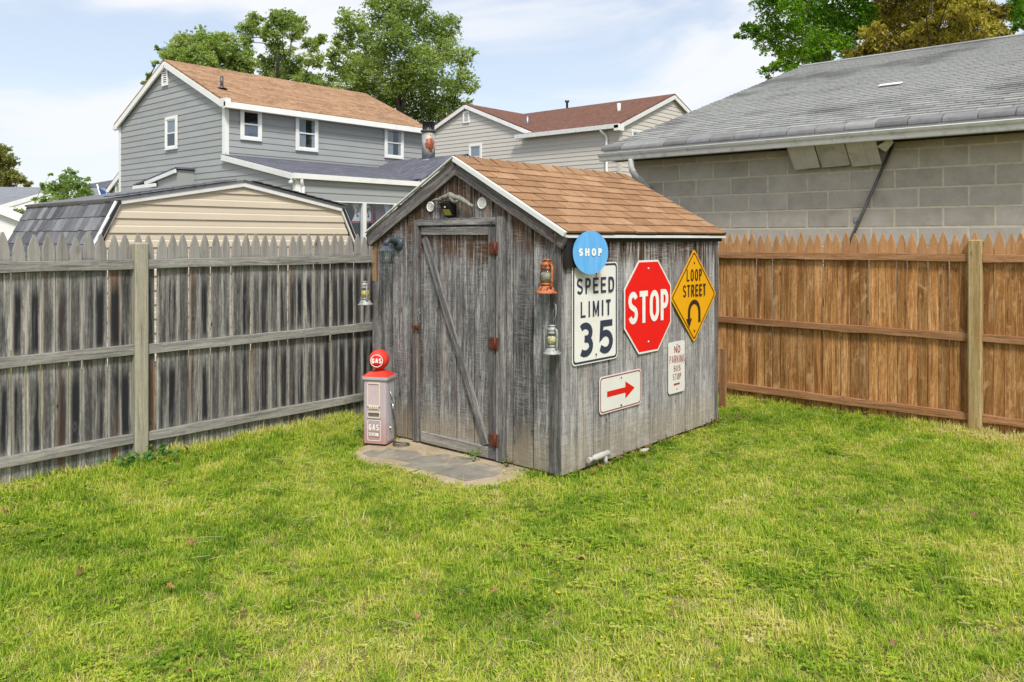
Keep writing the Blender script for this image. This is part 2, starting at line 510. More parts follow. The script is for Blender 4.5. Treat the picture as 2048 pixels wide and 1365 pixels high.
M['sh_grey'] = shingle_mat('grey_shingle', ((.165,.17,.162), (.295,.30,.288), (.43,.435,.415)), tone=.16, stain=.55)
M['sh_edge'] = shingle_mat('dark_edge_shingle', ((.13,.13,.135), (.215,.215,.22), (.34,.34,.34)), tone=.2)
M['sh_slate'] = shingle_mat('slate_shingle', ((.085,.088,.096), (.165,.17,.185), (.30,.30,.31)), tone=.45)
M['under'] = simple('roof_felt', (.03,.028,.027), .95)
M['roof_tan'] = roof_mat('far_tan_roof', (.20,.112,.062), (.36,.212,.122), (.45,.30,.19), tab=.42, course=.15)
M['roof_red'] = roof_mat('far_brown_roof', (.125,.062,.045), (.175,.088,.066), (.215,.12,.092))
M['roof_slate'] = roof_mat('far_slate_roof', (.10,.105,.13), (.17,.17,.20), (.075,.08,.10))
M['roof_grey'] = roof_mat('far_grey_roof', (.19,.20,.22), (.26,.27,.29), (.22,.24,.27))
M['white'] = simple('white_trim', (.80,.81,.79), .5, .06, 3, dirt=(.5,.5,.44), dirtamt=.25)
M['gutter'] = simple('old_white_gutter', (.66,.67,.66), .55, .1, 14, dirt=(.10,.10,.09), dirtamt=.35)
M['fascia'] = simple('white_fascia', (.78,.78,.78), .5, .08, 6, dirt=(.3,.3,.28), dirtamt=.25)
M['sid_grey'] = simple('grey_siding', (.335,.352,.35), .6, .12, .9, rv=.04)
M['sid_beige'] = simple('beige_siding', (.57,.54,.49), .6, .05, 1.3, rv=.03)
M['sid_tan'] = simple('tan_siding', (.60,.525,.41), .55, .07, 1.5, rv=.04)
M['sid_white'] = simple('white_siding', (.72,.74,.74), .6, .06, 1.0)
M['block'] = None
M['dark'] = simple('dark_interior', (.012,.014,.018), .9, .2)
M['curtain'] = simple('pale_curtain', (.42,.43,.47), .9, .15, 6)
M['drape'] = simple('grey_drape', (.20,.22,.27), .9, .15, 6)
M['galv'] = simple('galvanised_metal', (.42,.44,.45), .42, .25, 10, metal=.75)
M['blackmetal'] = simple('black_metal', (.018,.018,.02), .4, .2, 12)
M['darksteel'] = simple('dark_steel', (.13,.125,.12), .45, .3, 14, metal=.6)
M['brick'] = roof_mat('red_brick', (.26,.10,.07), (.34,.15,.10), (.30,.12,.08), ang_u=(0,1,0), ang_v=(0,0,1), course=.075, tab=.21)
M['bark'] = simple('tree_bark', (.10,.085,.07), .95, .4, 9, bdist=.01)
M['soffit'] = simple('vinyl_soffit', (.56,.55,.50), .5, .12, 6, dirt=(.2,.19,.16), dirtamt=.5)
M['signwhite'] = simple('sign_white', (.80,.80,.76), .35, .05, 5, dirt=(.60,.58,.5), dirtamt=.3)
M['signblue'] = simple('sign_dark_blue', (.030,.042,.075), .4, .15, 9)
M['oldplastic'] = simple('old_grey_plastic', (.50,.49,.45), .6, .12, 12, dirt=(.3,.28,.22), dirtamt=.5)
M['signred'] = simple('sign_red', (.74,.010,.010), .33, .05, 5)
M['signcrimson'] = simple('faded_red_print', (.34,.045,.055), .45, .2, 30)
M['signyellow'] = simple('sign_yellow', (.86,.42,.008), .35, .06, 5)
M['signbrown'] = simple('sign_dark_print', (.03,.022,.014), .4, .15, 9)
M['signback'] = simple('sign_aluminium', (.5,.5,.5), .4, .1, metal=.6)

def rustmat(name, base, rust, amt, sc=14, metal=0., rough=.55):
    t = NT(name); co = t.shuffled()
    f = t.ss(t.noise(co, sc, 6, .65, .4), amt, amt+.12)
    c = t.mix(f, base, t.ramp(t.noise(co, sc*3, 4), [(.3, tuple(x*.55 for x in rust)), (.7, rust)]))
    return t.pbr(c, t.lin(f, 0, 1, rough, .9), .4, metal, bump=f, bstr=.3, bdist=.001)
M['rust'] = rustmat('rusty_iron', (.11,.028,.014), (.16,.045,.02), .45, 40)
M['lantern_orange'] = rustmat('rusty_orange_tin', (.47,.15,.05), (.22,.065,.025), .48, 34)
M['lantern_silver'] = rustmat('dull_tin', (.36,.375,.36), (.24,.23,.19), .52, 30, metal=.25)

t = NT('flue_steel')                                   # grey pipe with one rust bloom
co = t.objco()
d = t.vmath('SUBTRACT', co, (.17, -.10, .90))
d2 = t.n('ShaderNodeVectorMath', operation='LENGTH'); t.set(d2.inputs[0], t.vmath('MULTIPLY', d, (1, 1.3, .55)))
rf = t.ss(t.math('ADD', d2.outputs['Value'], t.math('MULTIPLY', t.noise(co, 5, 6, .7), .46)), .44, .39)
base = t.ramp(t.noise(t.vmath('MULTIPLY', co, (5, 5, 1.5)), 1, 4), [(.3, (.22,.255,.27)), (.7, (.36,.40,.41))])
halo = t.ss(t.math('ADD', d2.outputs['Value'], t.math('MULTIPLY', t.noise(co, 5, 6, .7), .46)), .50, .42)
c = t.mix(t.math('MULTIPLY', halo, .7), base, (.62,.55,.42))
c = t.mix(rf, c, t.ramp(t.noise(co, 20, 4), [(.3, (.17,.04,.018)), (.7, (.33,.095,.035))]))
M['flue'] = t.pbr(c, .5, .4, .2)

t = NT('cinder_block')
co = t.shuffled()
g1 = t.noise(co, 150, 4, .75); g2 = t.noise(co, 6, 5, .6)
f = t.math('ADD', t.math('MULTIPLY', g1, .45), t.math('ADD', t.math('MULTIPLY', g2, .45), t.math('MULTIPLY', t.rand(), .10)))
M['block'] = t.pbr(t.ramp(f, [(.3, (.315,.285,.235)), (.5, (.45,.415,.350)), (.70, (.57,.535,.465))]), .95, .1, bump=g1, bstr=.5, bdist=.004)
t = NT('mortar')
co = t.objco()
M['mortar'] = t.pbr(t.ramp(t.noise(co, 22, 5, .7), [(.3, (.48,.45,.33)), (.7, (.68,.645,.50))]), .95, .1, bump=t.noise(co, 90, 3), bdist=.004)

t = NT('sand')
co = t.objco()
f = t.noise(co, 3, 6, .65)
M['sand'] = t.pbr(t.ramp(t.math('ADD', t.math('MULTIPLY', f, .6), t.math('MULTIPLY', t.noise(co, 90, 3, .7), .4)), [(.3, (.23,.175,.115)), (.5, (.39,.315,.215)), (.7, (.54,.455,.33))]), .97, .05, bump=t.noise(co, 60, 4), bdist=.012)
t = NT('flagstone')
co = t.shuffled()
f = t.noise(co, 4, 6, .6, .5)
sandy = t.ss(t.noise(co, 3.2, 6, .68, .4), .50, .66, 0, .8)
M['flag'] = t.pbr(t.mix(sandy, t.ramp(f, [(.3, (.165,.152,.125)), (.7, (.285,.268,.225))]), (.42,.345,.24)), .9, .2, bump=t.noise(co, 14, 5), bdist=.006)

t = NT('soil_and_thatch')
gp = t.n('ShaderNodeNewGeometry').outputs['Position']
f = t.noise(gp, 2.3, 6, .65)
fine = t.noise(gp, 60, 4, .7)
c = t.ramp(t.math('ADD', t.math('MULTIPLY', f, .5), t.math('MULTIPLY', fine, .5)), [(.35, (.08,.075,.028)), (.5, (.17,.15,.055)), (.66, (.32,.27,.13))])
M['soil'] = t.pbr(c, .97, .05, bump=fine, bdist=.01)

def leafmat(name, cols, transl=.35, dry=None):
    """foliage: tint attribute 0..1 picks the leaf colour"""
    t = NT(name)
    a = t.n('ShaderNodeAttribute'); a.attribute_name = 'tint'
    c = t.ramp(a.outputs['Fac'], cols)
    d = t.n('ShaderNodeBsdfPrincipled'); t.set(d.inputs['Base Color'], c); d.inputs['Roughness'].default_value = .55; d.inputs['Specular IOR Level'].default_value = .25
    tr = t.n('ShaderNodeBsdfTranslucent'); t.set(tr.inputs['Color'], t.mix(1.0, c, (1.25,1.35,.6), 'MULTIPLY'))
    m = t.n('ShaderNodeMixShader'); m.inputs[0].default_value = transl
    t.t.links.new(d.outputs[0], m.inputs[1]); t.t.links.new(tr.outputs[0], m.inputs[2])
    t.t.links.new(m.outputs[0], t.out.inputs['Surface'])
    return t.m
M['leaf_a'] = leafmat('oak_leaf', [(0, (.12,.185,.05)), (.5, (.31,.41,.12)), (1, (.52,.56,.26))], .5)
M['leaf_b'] = leafmat('maple_leaf', [(0, (.06,.17,.012)), (.5, (.16,.33,.025)), (1, (.33,.47,.055))], .5)
M['leaf_c'] = leafmat('golden_cypress', [(0, (.04,.032,.010)), (.3, (.15,.115,.020)), (.55, (.38,.31,.040)), (1, (.62,.56,.12))], .35)
M['leaf_d'] = leafmat('young_leaf', [(0, (.10,.19,.04)), (.5, (.22,.33,.08)), (1, (.40,.47,.15))], .45)
M['leaf_e'] = leafmat('dull_leaf', [(0, (.08,.10,.03)), (.5, (.22,.23,.06)), (1, (.36,.35,.11))], .4)
M['weed'] = leafmat('weed_leaf', [(0, (.05,.14,.03)), (.5, (.10,.23,.05)), (1, (.22,.32,.07))], .35)
M['dryleaf'] = simple('dry_leaf', (.25,.135,.06), .8, .5, 30, rv=.45)

t = NT('glass')
gl = t.n('ShaderNodeBsdfGlossy'); gl.inputs['Roughness'].default_value = .03; gl.inputs['Color'].default_value = (.9,.93,.95,1)
tp = t.n('ShaderNodeBsdfTransparent'); tp.inputs['Color'].default_value = (.86,.9,.92,1)
lw_ = t.n('ShaderNodeLayerWeight'); lw_.inputs['Blend'].default_value = .5
m = t.n('ShaderNodeMixShader')
t.t.links.new(t.math('ADD', t.math('MULTIPLY', t.math('POWER', lw_.outputs['Facing'], 4.0), .5), .05, clamp=True), m.inputs[0]); t.t.links.new(tp.outputs[0], m.inputs[1]); t.t.links.new(gl.outputs[0], m.inputs[2])
t.t.links.new(m.outputs[0], t.out.inputs['Surface'])
M['glass'] = t.m

# ------------------------------------------------------------------ lettering: road sign alphabet drawn as strokes
def arc(cx, cy, rx, ry, a0, a1, n=10): return [(cx+rx*math.cos(R(a0+(a1-a0)*k/n)), cy+ry*math.sin(R(a0+(a1-a0)*k/n))) for k in range(n+1)]
_bowl = arc(.52, .73, .48, .27, 90, -90)
GLYPH = {                                                   # (points, square ends, closed)
 'I': [([(.5,0),(.5,1)],1,0)], 'L': [([(0,1),(0,0),(1,0)],1,0)], 'T': [([(0,1),(1,1)],1,0),([(.5,.99),(.5,0)],1,0)],
 'E': [([(1,1),(0,1),(0,0),(1,0)],1,0),([(0,.52),(.82,.52)],1,0)], 'H': [([(0,0),(0,1)],1,0),([(1,0),(1,1)],1,0),([(0,.5),(1,.5)],0,0)],
 'P': [([(0,0),(0,1)]+_bowl+[(0,.46)],1,0)], 'R': [([(0,0),(0,1)]+_bowl+[(0,.46)],1,0),([(.5,.46),(1,0)],1,0)],
 'B': [([(0,0),(0,1)]+arc(.5,.765,.45,.235,90,-90)+[(0,.53)],0,0),([(0,.53)]+arc(.52,.265,.48,.265,90,-90)+[(0,0)],1,0)],
 'D': [([(0,0),(0,1)]+arc(.45,.65,.55,.35,90,0,6)+arc(.45,.35,.55,.35,0,-90,6)+[(.0,0)],1,0)],
 'O': [(arc(.5,.66,.5,.34,0,180,12)+arc(.5,.34,.5,.34,180,360,12),0,1)],
 '0': [(arc(.5,.66,.5,.34,0,180,12)+arc(.5,.34,.5,.34,180,360,12),0,1)],
 'S': [(arc(.5,.755,.5,.245,20,190,10)+[(.10,.60),(.30,.535),(.68,.46),(.90,.39)]+arc(.5,.25,.5,.25,12,-160,10),0,0)],
 'M': [([(0,0),(0,1)],1,0),([(.03,.98),(.5,.12),(.97,.98)],0,0),([(1,1),(1,0)],1,0)],
 'N': [([(0,0),(0,1)],1,0),([(.03,.98),(.97,.02)],0,0),([(1,0),(1,1)],1,0)],
 'A': [([(0,0),(.42,.97),(.58,.97),(1,0)],0,0),([(.17,.30),(.83,.30)],0,0)], 'K': [([(0,0),(0,1)],1,0),([(1,1),(.05,.38)],1,0),([(.32,.58),(1,0)],1,0)],
 'G': [(arc(.5,.66,.5,.34,25,180,10)+arc(.5,.34,.5,.34,180,350,12)+[(1,.45),(.58,.45)],0,0)],
 'U': [([(0,1)]+arc(.5,.34,.5,.34,180,360,12)+[(1,1)],1,0)],
 '3': [(arc(.48,.75,.48,.25,140,-75,12)+[(.42,.53)],0,0),([(.42,.53)]+arc(.48,.27,.52,.27,80,-135,12),0,0)],
 '5': [([(.95,1),(.14,1),(.06,.52)]+arc(.47,.32,.53,.32,122,-128,13),1,0)],
 '2': [(arc(.5,.72,.5,.28,170,-30,10)+[(.0,0),(1,0)],0,0)], '1': [([(.25,.8),(.55,1),(.55,0)],1,0)]}
def letters(body, w, h, mat, parent, Mx, t=.02, name='lettering', gap=None, mirror=False):
    """body fitted into a w x h box with strokes t wide"""
    m = MB()
    gap = t*1.15 if gap is None else gap
    rel = [0 if c in 'I' else 1.15 if c == 'M' else .9 if c in 'LTEP' else 1.05 if c in 'ANO0' else 1.0 for c in body]
    fixed = sum(t*1.0 for c in body if c == 'I') + gap*(len(body)-1)
    u = (w-fixed)/max(sum(rel), 1e-6)
    x0 = -w/2; zz_ = 0
    for c, r_ in zip(body, rel):
        lw = t if r_ == 0 else u*r_
        for pts, sq, closed in GLYPH[c]:
            P = [Vector((x0 + t/2 + px*(lw-t), -h/2 + t/2 + py*(h-t))) for px, py in pts]
            Q = [P[0]]
            for p in P[1:]:
                if (p-Q[-1]).length > 1e-5: Q.append(p)
            P = Q; n = len(P)
            if closed and (P[0]-P[-1]).length < 1e-5: P.pop(); n -= 1
            if sq and not closed:
                P[0] = P[0] + (P[0]-P[1]).normalized()*t/2; P[-1] = P[-1] + (P[-1]-P[-2]).normalized()*t/2
            L_, R_ = [], []
            for k in range(n):
                d0 = (P[k]-P[k-1]).normalized() if (k > 0 or closed) else None
                d1 = (P[(k+1) % n]-P[k]).normalized() if (k < n-1 or closed) else None
                d0 = d0 or d1; d1 = d1 or d0
                n0 = Vector((-d0.y, d0.x)); n1 = Vector((-d1.y, d1.x)); nn = n0+n1
                if nn.length < 1e-4: nn = n0
                nn.normalize(); k_ = min(1/max(nn.dot(n0), .3), 1.9)
                a, b_ = P[k]+nn*t/2*k_, P[k]-nn*t/2*k_
                cl = lambda q: (max(x0-.0, min(x0+lw, q.x))*(-1 if mirror else 1), max(-h/2, min(h/2, q.y)), zz_ + k*4e-5)
                L_.append(m.vert(cl(a))); R_.append(m.vert(cl(b_)))
            for k in range(n if closed else n-1):
                j = (k+1) % n
                f = [R_[k], R_[j], L_[j], L_[k]]
                m.face(f[::-1] if mirror else f)
            zz_ += .0009
        x0 += lw + gap
    return m.obj(name, mat, parent, Mx)

def rrect(w, h, r, n=5):
    p = []
    for cx, cy, a0 in ((w/2-r, -h/2+r, -90), (w/2-r, h/2-r, 0), (-w/2+r, h/2-r, 90), (-w/2+r, -h/2+r, 180)):
        for k in range(n+1):
            a = R(a0 + 90*k/n)
            p.append((cx + r*math.cos(a), cy + r*math.sin(a)))
    return p
def circle(r, n=40): return [(r*math.cos(2*math.pi*k/n), r*math.sin(2*math.pi*k/n)) for k in range(n)]

# ------------------------------------------------------------------ building helpers
def lap_wall(parent, O, U, N, z0, z1, pitch, span, mat, out=.02, double=False, name='siding_plank'):
    """lapped siding: each course its own plank; span(z) -> (a, b) along U"""
    O = Vector(O); U = Vector(U); N = Vector(N)
    k = 0
    z = z0
    while z < z1 - .01:
        zt = min(z + pitch, z1)
        a0, b0 = span(z); a1, b1 = span(zt)
        if b0 - a0 > .02:
            if b1 <= a1: a1 = b1 = (a1+b1)/2
            if double: prof = [(0, 0), (0, out), (.42, out*.75), (.5, out*.25), (.58, out*.3), (1, .002)]
            else: prof = [(0, 0), (0, out), (.5, out*.6), (1, .003)]
            b = MB(); prev = None
            for f, d in prof:
                zz_ = z + (zt-z)*f
                aa = a0+(a1-a0)*f; bb = b0+(b1-b0)*f
                i = b.vert(O + U*aa + N*d + Vector((0, 0, zz_)))
                j = b.vert(O + U*bb + N*d + Vector((0, 0, zz_)))
                if prev: b.face([prev[0], prev[1], j, i])
                prev = (i, j)
            b.obj(name, mat, parent)
        z = zt; k += 1

def slab(parent, name, pts, th, mat, M_=I4):
    """a sheet of thickness th below the polygon pts"""
    b = MB(); P = [Vector(p) for p in pts]
    n = (P[1]-P[0]).cross(P[2]-P[0]).normalized()
    if n.z < 0: P.reverse(); n = -n
    up = [b.vert(p) for p in P]; lo = [b.vert(p - n*th) for p in P]
    b.face(up); b.face(list(reversed(lo)))
    for k in range(len(P)):
        j = (k+1) % len(P)
        b.face([up[k], lo[k], lo[j], up[j]])
    return b.obj(name, mat, parent, M_)

def bar(parent, name, a, b_, w, h, mat, up=(0,0,1)):
    """a straight batten from a to b_, w wide and h high"""
    a = Vector(a); b_ = Vector(b_); d = (b_-a); L = d.length; d.normalize()
    up = Vector(up); x = d.cross(up).normalized(); y = x.cross(d)
    m = MB(); m.cbox((-w/2, -h/2, 0), (w/2, h/2, L), min(w, h)*.12)
    return m.obj(name, mat, parent, frame(a, x, y, d))

def window(parent, P, U, N, w, h, fr=.10, curtains='lower', name='window', sash=True):
    """double hung window: P = lower left corner of the casing on the wall face"""
    Z = Vector((0, 0, 1)); U = Vector(U); N = Vector(N)
    Mx = frame(Vector(P) + N*.022, U, N, Z)             # x along wall, y outwards, z up
    if U.cross(N).dot(Z) < 0:
        Mx = frame(Vector(P) + N*.022 + U*w, -U, N, Z)
    b = MB()
    b.cbox((0, 0, 0), (w, .05, fr), .006); b.cbox((0, 0, h-fr), (w, .05, h), .006)
    b.cbox((0, 0, fr), (fr, .05, h-fr), .006); b.cbox((w-fr, 0, fr), (w, .05, h-fr), .006)
    f = b.obj(name, M['white'], parent, Mx)
    def sub(nm, mb, mat): return mb.obj(nm, mat, f, Mx)
    s = .035
    m = MB()
    for z0, z1, y in ((fr, h/2+.02, .018), (h/2-.02, h-fr, .010)):
        m.box((fr, y, z0), (w-fr, y+.02, z0+s)); m.box((fr, y, z1-s), (w-fr, y+.02, z1))
        m.box((fr, y, z0+s), (fr+s, y+.02, z1-s)); m.box((w-fr-s, y, z0+s), (w-fr, y+.02, z1-s))
        y += .02
    if sash: sub('sash', m, M['white'])
    sub('pane', MB().box((fr, .0195, fr+s), (w-fr, .0215, h-fr)), M['glass'])
    sub('dark_room', MB().box((fr-.01, .0, fr-.01), (w-fr+.01, .003, h-fr+.01)), M['dark'])
    if curtains:
        c = MB()
        def fold(x0, x1, z0, z1):
            n = 14; prev = None
            for k in range(n+1):
                x = x0 + (x1-x0)*k/n; y = .010 + .004*math.sin(k*1.9)
                i = c.vert((x, y, z0)); j = c.vert((x, y, z1))
                if prev: c.face([prev[0], i, j, prev[1]], smooth=True)
                prev = (i, j)
        if curtains == 'lower': fold(fr, w-fr, fr, h*.5)
        elif curtains == 'sides': fold(fr, fr+(w-2*fr)*.22, fr, h-fr); fold(w-fr-(w-2*fr)*.45, w-fr, fr, h-fr)
        elif curtains == 'blind': fold(fr, w-fr, h*.48, h-fr)
        sub('curtain', c, M['drape'] if curtains == 'lower' else M['curtain'])
    return f

def vent(parent, P, U, N, w, h, mat='white'):
    Z = Vector((0, 0, 1)); U = Vector(U); N = Vector(N)
    Mx = frame(Vector(P) + N*.02, U, N, Z)
    if U.cross(N).dot(Z) < 0: Mx = frame(Vector(P) + N*.02 + U*w, -U, N, Z)
    b = MB(); e = min(w, h)*.16
    b.box((0, 0, 0), (w, .04, e)); b.box((0, 0, h-e), (w, .04, h)); b.box((0, 0, e), (e, .04, h-e)); b.box((w-e, 0, e), (w, .04, h-e))
    n = 7
    for k in range(n):
        z = e + (h-2*e)*(k+.5)/n
        b.box((e, .004, z-(h-2*e)/n*.27), (w-e, .03, z+(h-2*e)/n*.2))
    f = b.obj('gable_vent', M[mat], parent, Mx)
    MB().box((e, .0, e), (w-e, .003, h-e)).obj('dark_backing', M['dark'], f, Mx)
    return f

def shingles(parent, O, U, V, ulen, vlen, expo, tab, mat, cap=300, gap=.006, th=.010, v0=0., jitter=.003, name='shingle', lean=1.45):
    """courses of separate shingles on a slope; the first cap of them are parts, the rest one joined field"""
    O = Vector(O); U = Vector(U).normalized(); V = Vector(V).normalized(); N = U.cross(V)
    if N.z < 0: N = -N
    cache = {}
    rest = MB(); cnt = 0
    rows = int(math.ceil((vlen - v0)/expo))
    for r in range(rows):
        v = v0 + r*expo
        off = (r % 2)*tab/2 + random.uniform(-.02, .02)
        u = -off
        while u < ulen - .01:
            a = max(0, u) + gap/2; b_ = min(ulen, u + tab) - gap/2
            u += tab
            if b_ - a < .03: continue
            wd = round(b_ - a, 3); hh = min(expo*lean, vlen - v + .01)
            jv = random.uniform(-jitter, jitter); jn = random.uniform(0, jitter*.5)
            def build(m, base):
                P = [(0, 0, 0), (wd, 0, 0), (wd, hh, 0), (0, hh, 0)]
                lo = [m.vert(base(p[0], p[1], .001)) for p in P]
                hi = [m.vert(base(p[0], p[1], th + .004 if p[1] == 0 else .004)) for p in P]
                m.face(hi); m.face([lo[0], lo[1], hi[1], hi[0]]); m.face([lo[1], lo[2], hi[2], hi[1]]); m.face([lo[3], lo[0], hi[0], hi[3]]); m.face([lo[2], lo[3], hi[3], hi[2]])
            if cnt < cap:
                key = (wd, round(hh, 3))
                if key not in cache:
                    m = MB(); build(m, lambda x, y, z: (x, y, z)); cache[key] = m.mesh(name, mat)
                inst(name, cache[key], parent, frame(O + U*a + V*(v+jv) + N*jn, U, V, N) if U.cross(V).dot(N) > 0 else frame(O + U*a + V*(v+jv) + N*jn, U, V, N))
                cnt += 1
            else:
                base_o = O + U*a + V*(v+jv) + N*jn
                build(rest, lambda x, y, z: base_o + U*x + V*y + N*z)
    if rest.f:
        tag(rest.obj('shingle_field', mat, parent), kind='stuff')

# ================================================================== ground
def lawn_z(x, y): return 0.0
b = MB()
b.poly([(-400, -200, -.012), (300, -200, -.012), (300, 400, -.012), (-400, 400, -.012)])
tag(b.obj('ground', M['soil']), kind='structure')

SAND = [(-5.24,4.06),(-5.12,4.00),(-4.94,3.985),(-4.66,4.03),(-4.40,4.08),(-4.18,4.05),(-3.97,4.07),(-3.85,4.25),(-3.86,4.45),(-3.93,4.70),(-5.30,4.72),(-5.40,4.5),(-5.36,4.25)]
b = MB()
cx_, cy_ = -4.6, 4.36
n = len(SAND); ring_in = []; ring_out = []
for k, (x, y) in enumerate(SAND):
    ring_in.append(b.vert((x, y, .006))); ring_out.append(b.vert((cx_+(x-cx_)*1.05, cy_+(y-cy_)*1.08, -.011)))
b.face(ring_in)
for k in range(n): b.face([ring_out[k], ring_out[(k+1) % n], ring_in[(k+1) % n], ring_in[k]])
path = tag(b.obj('path', M['sand']), kind='structure')
def stone(pts, z=.016):
    m = MB(); nn = len(pts)
    cx = sum(p[0] for p in pts)/nn; cy = sum(p[1] for p in pts)/nn
    P = []
    for k in range(nn):                                   # ragged outline
        p, q = pts[k], pts[(k+1) % nn]
        for f in (0, .33, .66):
            P.append((p[0]+(q[0]-p[0])*f - cx + random.uniform(-.008, .008), p[1]+(q[1]-p[1])*f - cy + random.uniform(-.008, .008)))
    lo = [m.vert((x*1.012, y*1.012, -.01)) for x, y in P]; mid = [m.vert((x, y, z-.004)) for x, y in P]; hi = [m.vert((x*.97, y*.97, z + random.uniform(-.001, .001))) for x, y in P]
    k_ = len(P)
    for k in range(k_):
        j = (k+1) % k_
        m.face([lo[k], lo[j], mid[j], mid[k]]); m.face([mid[k], mid[j], hi[j], hi[k]])
    c = m.vert((0, 0, z+.001))
    for k in range(k_): m.face([hi[k], hi[(k+1) % k_], c])
    m.obj('flagstone', M['flag'], path, T(cx, cy, 0))
stone([(-5.08,4.08),(-5.13,4.32),(-4.87,4.41),(-4.76,4.36),(-4.75,4.18)])
stone([(-4.77,4.17),(-4.74,4.36),(-4.66,4.52),(-4.33,4.56),(-4.40,4.33),(-4.62,4.17)])
stone([(-4.36,4.12),(-4.37,4.32),(-4.27,4.52),(-4.0,4.50),(-3.97,4.34),(-4.03,4.12)])
stone([(-4.72,4.07),(-4.74,4.15),(-4.60,4.15),(-4.39,4.30),(-4.38,4.12)], .010)
stone([(-5.19,4.10),(-5.22,4.22),(-5.10,4.24),(-5.05,4.06)], .009)

# ================================================================== shed
SX0, SX1, SY0, SY1 = -5.71, -3.58, 4.643, 7.06
RIDX, RIDZ, EAVZ = -4.65, 2.345, 1.765
SL = (RIDZ-EAVZ)/(SX1-RIDX)
shed = thing('garden_shed', 'weathered grey board shed with a tan shingle roof and braced plank door', 'shed', ((SX0+SX1)/2, (SY0+SY1)/2, 0))
def ztop(x): return RIDZ - SL*abs(x-RIDX) - .012
# added dark core: blocks light and makes the gaps between boards read black
m = MB(); a, c_, y0, y1 = SX0+.05, SX1-.05, SY0+.03, SY1-.03
P = [(a, 0.02), (c_, 0.02), (c_, ztop(c_)-.03), (RIDX, ztop(RIDX)-.04), (a, ztop(a)-.03)]
f0 = [m.vert((x, y0, z)) for x, z in P]; f1 = [m.vert((x, y1, z)) for x, z in P]
m.face(f0); m.face(list(reversed(f1)))
for k in range(5): m.face([f0[k], f1[k], f1[(k+1) % 5], f0[(k+1) % 5]])
m.obj('dark_core', M['liner'], shed)
# front boards
def fboard(x0, x1, z0, mat='shed', y=SY0, th=.022, cap=None, g=.012):
    w = x1-x0-g
    xc = (x0+x1)/2
    tl = (cap if cap is not None else ztop(x0+g/2)) - z0; tr = (cap if cap is not None else ztop(x1-g/2)) - z0
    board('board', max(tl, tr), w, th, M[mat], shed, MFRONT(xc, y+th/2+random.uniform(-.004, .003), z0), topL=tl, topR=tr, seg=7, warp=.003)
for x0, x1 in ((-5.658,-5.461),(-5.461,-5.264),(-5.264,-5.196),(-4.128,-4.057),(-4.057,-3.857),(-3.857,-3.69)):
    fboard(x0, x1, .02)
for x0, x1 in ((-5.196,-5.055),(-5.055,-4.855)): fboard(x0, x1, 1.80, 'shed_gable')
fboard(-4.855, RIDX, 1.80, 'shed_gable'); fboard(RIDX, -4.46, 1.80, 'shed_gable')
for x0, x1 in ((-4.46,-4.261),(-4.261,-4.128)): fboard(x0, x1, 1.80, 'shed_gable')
# left corner trim in two lengths, right corner trim
board('corner_trim', 1.33, .066, .03, M['shed_trim'], shed, MFRONT(-5.694, SY0+.01, .02))
board('corner_trim', ztop(-5.694)-1.352, .066, .03, M['shed_tan'], shed, MFRONT(-5.694, SY0+.01, 1.352))
board('corner_trim', ztop(-3.64)-.02, .092, .026, M['shed_trim'], shed, MFRONT(-3.642, SY0-.002, .02))
# side boards
ys = [4.640,4.823,5.031,5.239,5.437,5.643,5.839,6.036,6.228,6.429,6.616,6.816,6.977,7.06]
for k in range(13):
    w = ys[k+1]-ys[k]-.012
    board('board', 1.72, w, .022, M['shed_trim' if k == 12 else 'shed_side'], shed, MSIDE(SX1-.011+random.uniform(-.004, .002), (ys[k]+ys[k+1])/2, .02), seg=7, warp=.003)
# unseen walls: plain board lining
for k in range(11):
    x0 = SX0 + (SX1-SX0)*k/11; x1 = SX0 + (SX1-SX0)*(k+1)/11
    L = ztop((x0+x1)/2)-.05
    board('board', L, x1-x0-.006, .02, M['shed'], shed, frame(((x0+x1)/2, SY1-.01, .02), (-1,0,0), (0,-1,0), (0,0,1)), seg=2)
for k in range(12):
    w = (SY1-SY0)/12
    board('board', 1.7, w-.006, .02, M['shed'], shed, frame((SX0+.012, SY0+.04+w*(k+.5)*.98, .02), (0,-1,0), (1,0,0), (0,0,1)), seg=2)
# sill timbers
MB().box((SX0+.03, SY0+.025, -.02), (SX1-.03, SY0+.09, .03)).obj('sill_beam', M['shed_tan'], shed)
MB().box((SX1-.09, SY0+.1, -.02), (SX1-.03, SY1-.03, .03)).obj('sill_beam', M['liner'], shed)
# door frame
board('door_jamb', 1.868, .068, .045, M['shed_trim'], shed, MFRONT(-5.128, SY0-.008, .02))
board('door_jamb', 1.88, .078, .045, M['shed_trim'], shed, MFRONT(-4.167, SY0-.008, .02))
board('door_header', .885, .058, .045, M['shed_trim'], shed, frame((-5.093, SY0-.010, 1.868), (0,0,1), (0,1,0), (1,0,0)) if False else frame((-5.093, SY0-.010, 1.868), (0,0,-1), (0,1,0), (1,0,0)))
board('door_stop', 1.80, .03, .03, M['shed'], shed, MFRONT(-5.076, SY0+.008, .02))
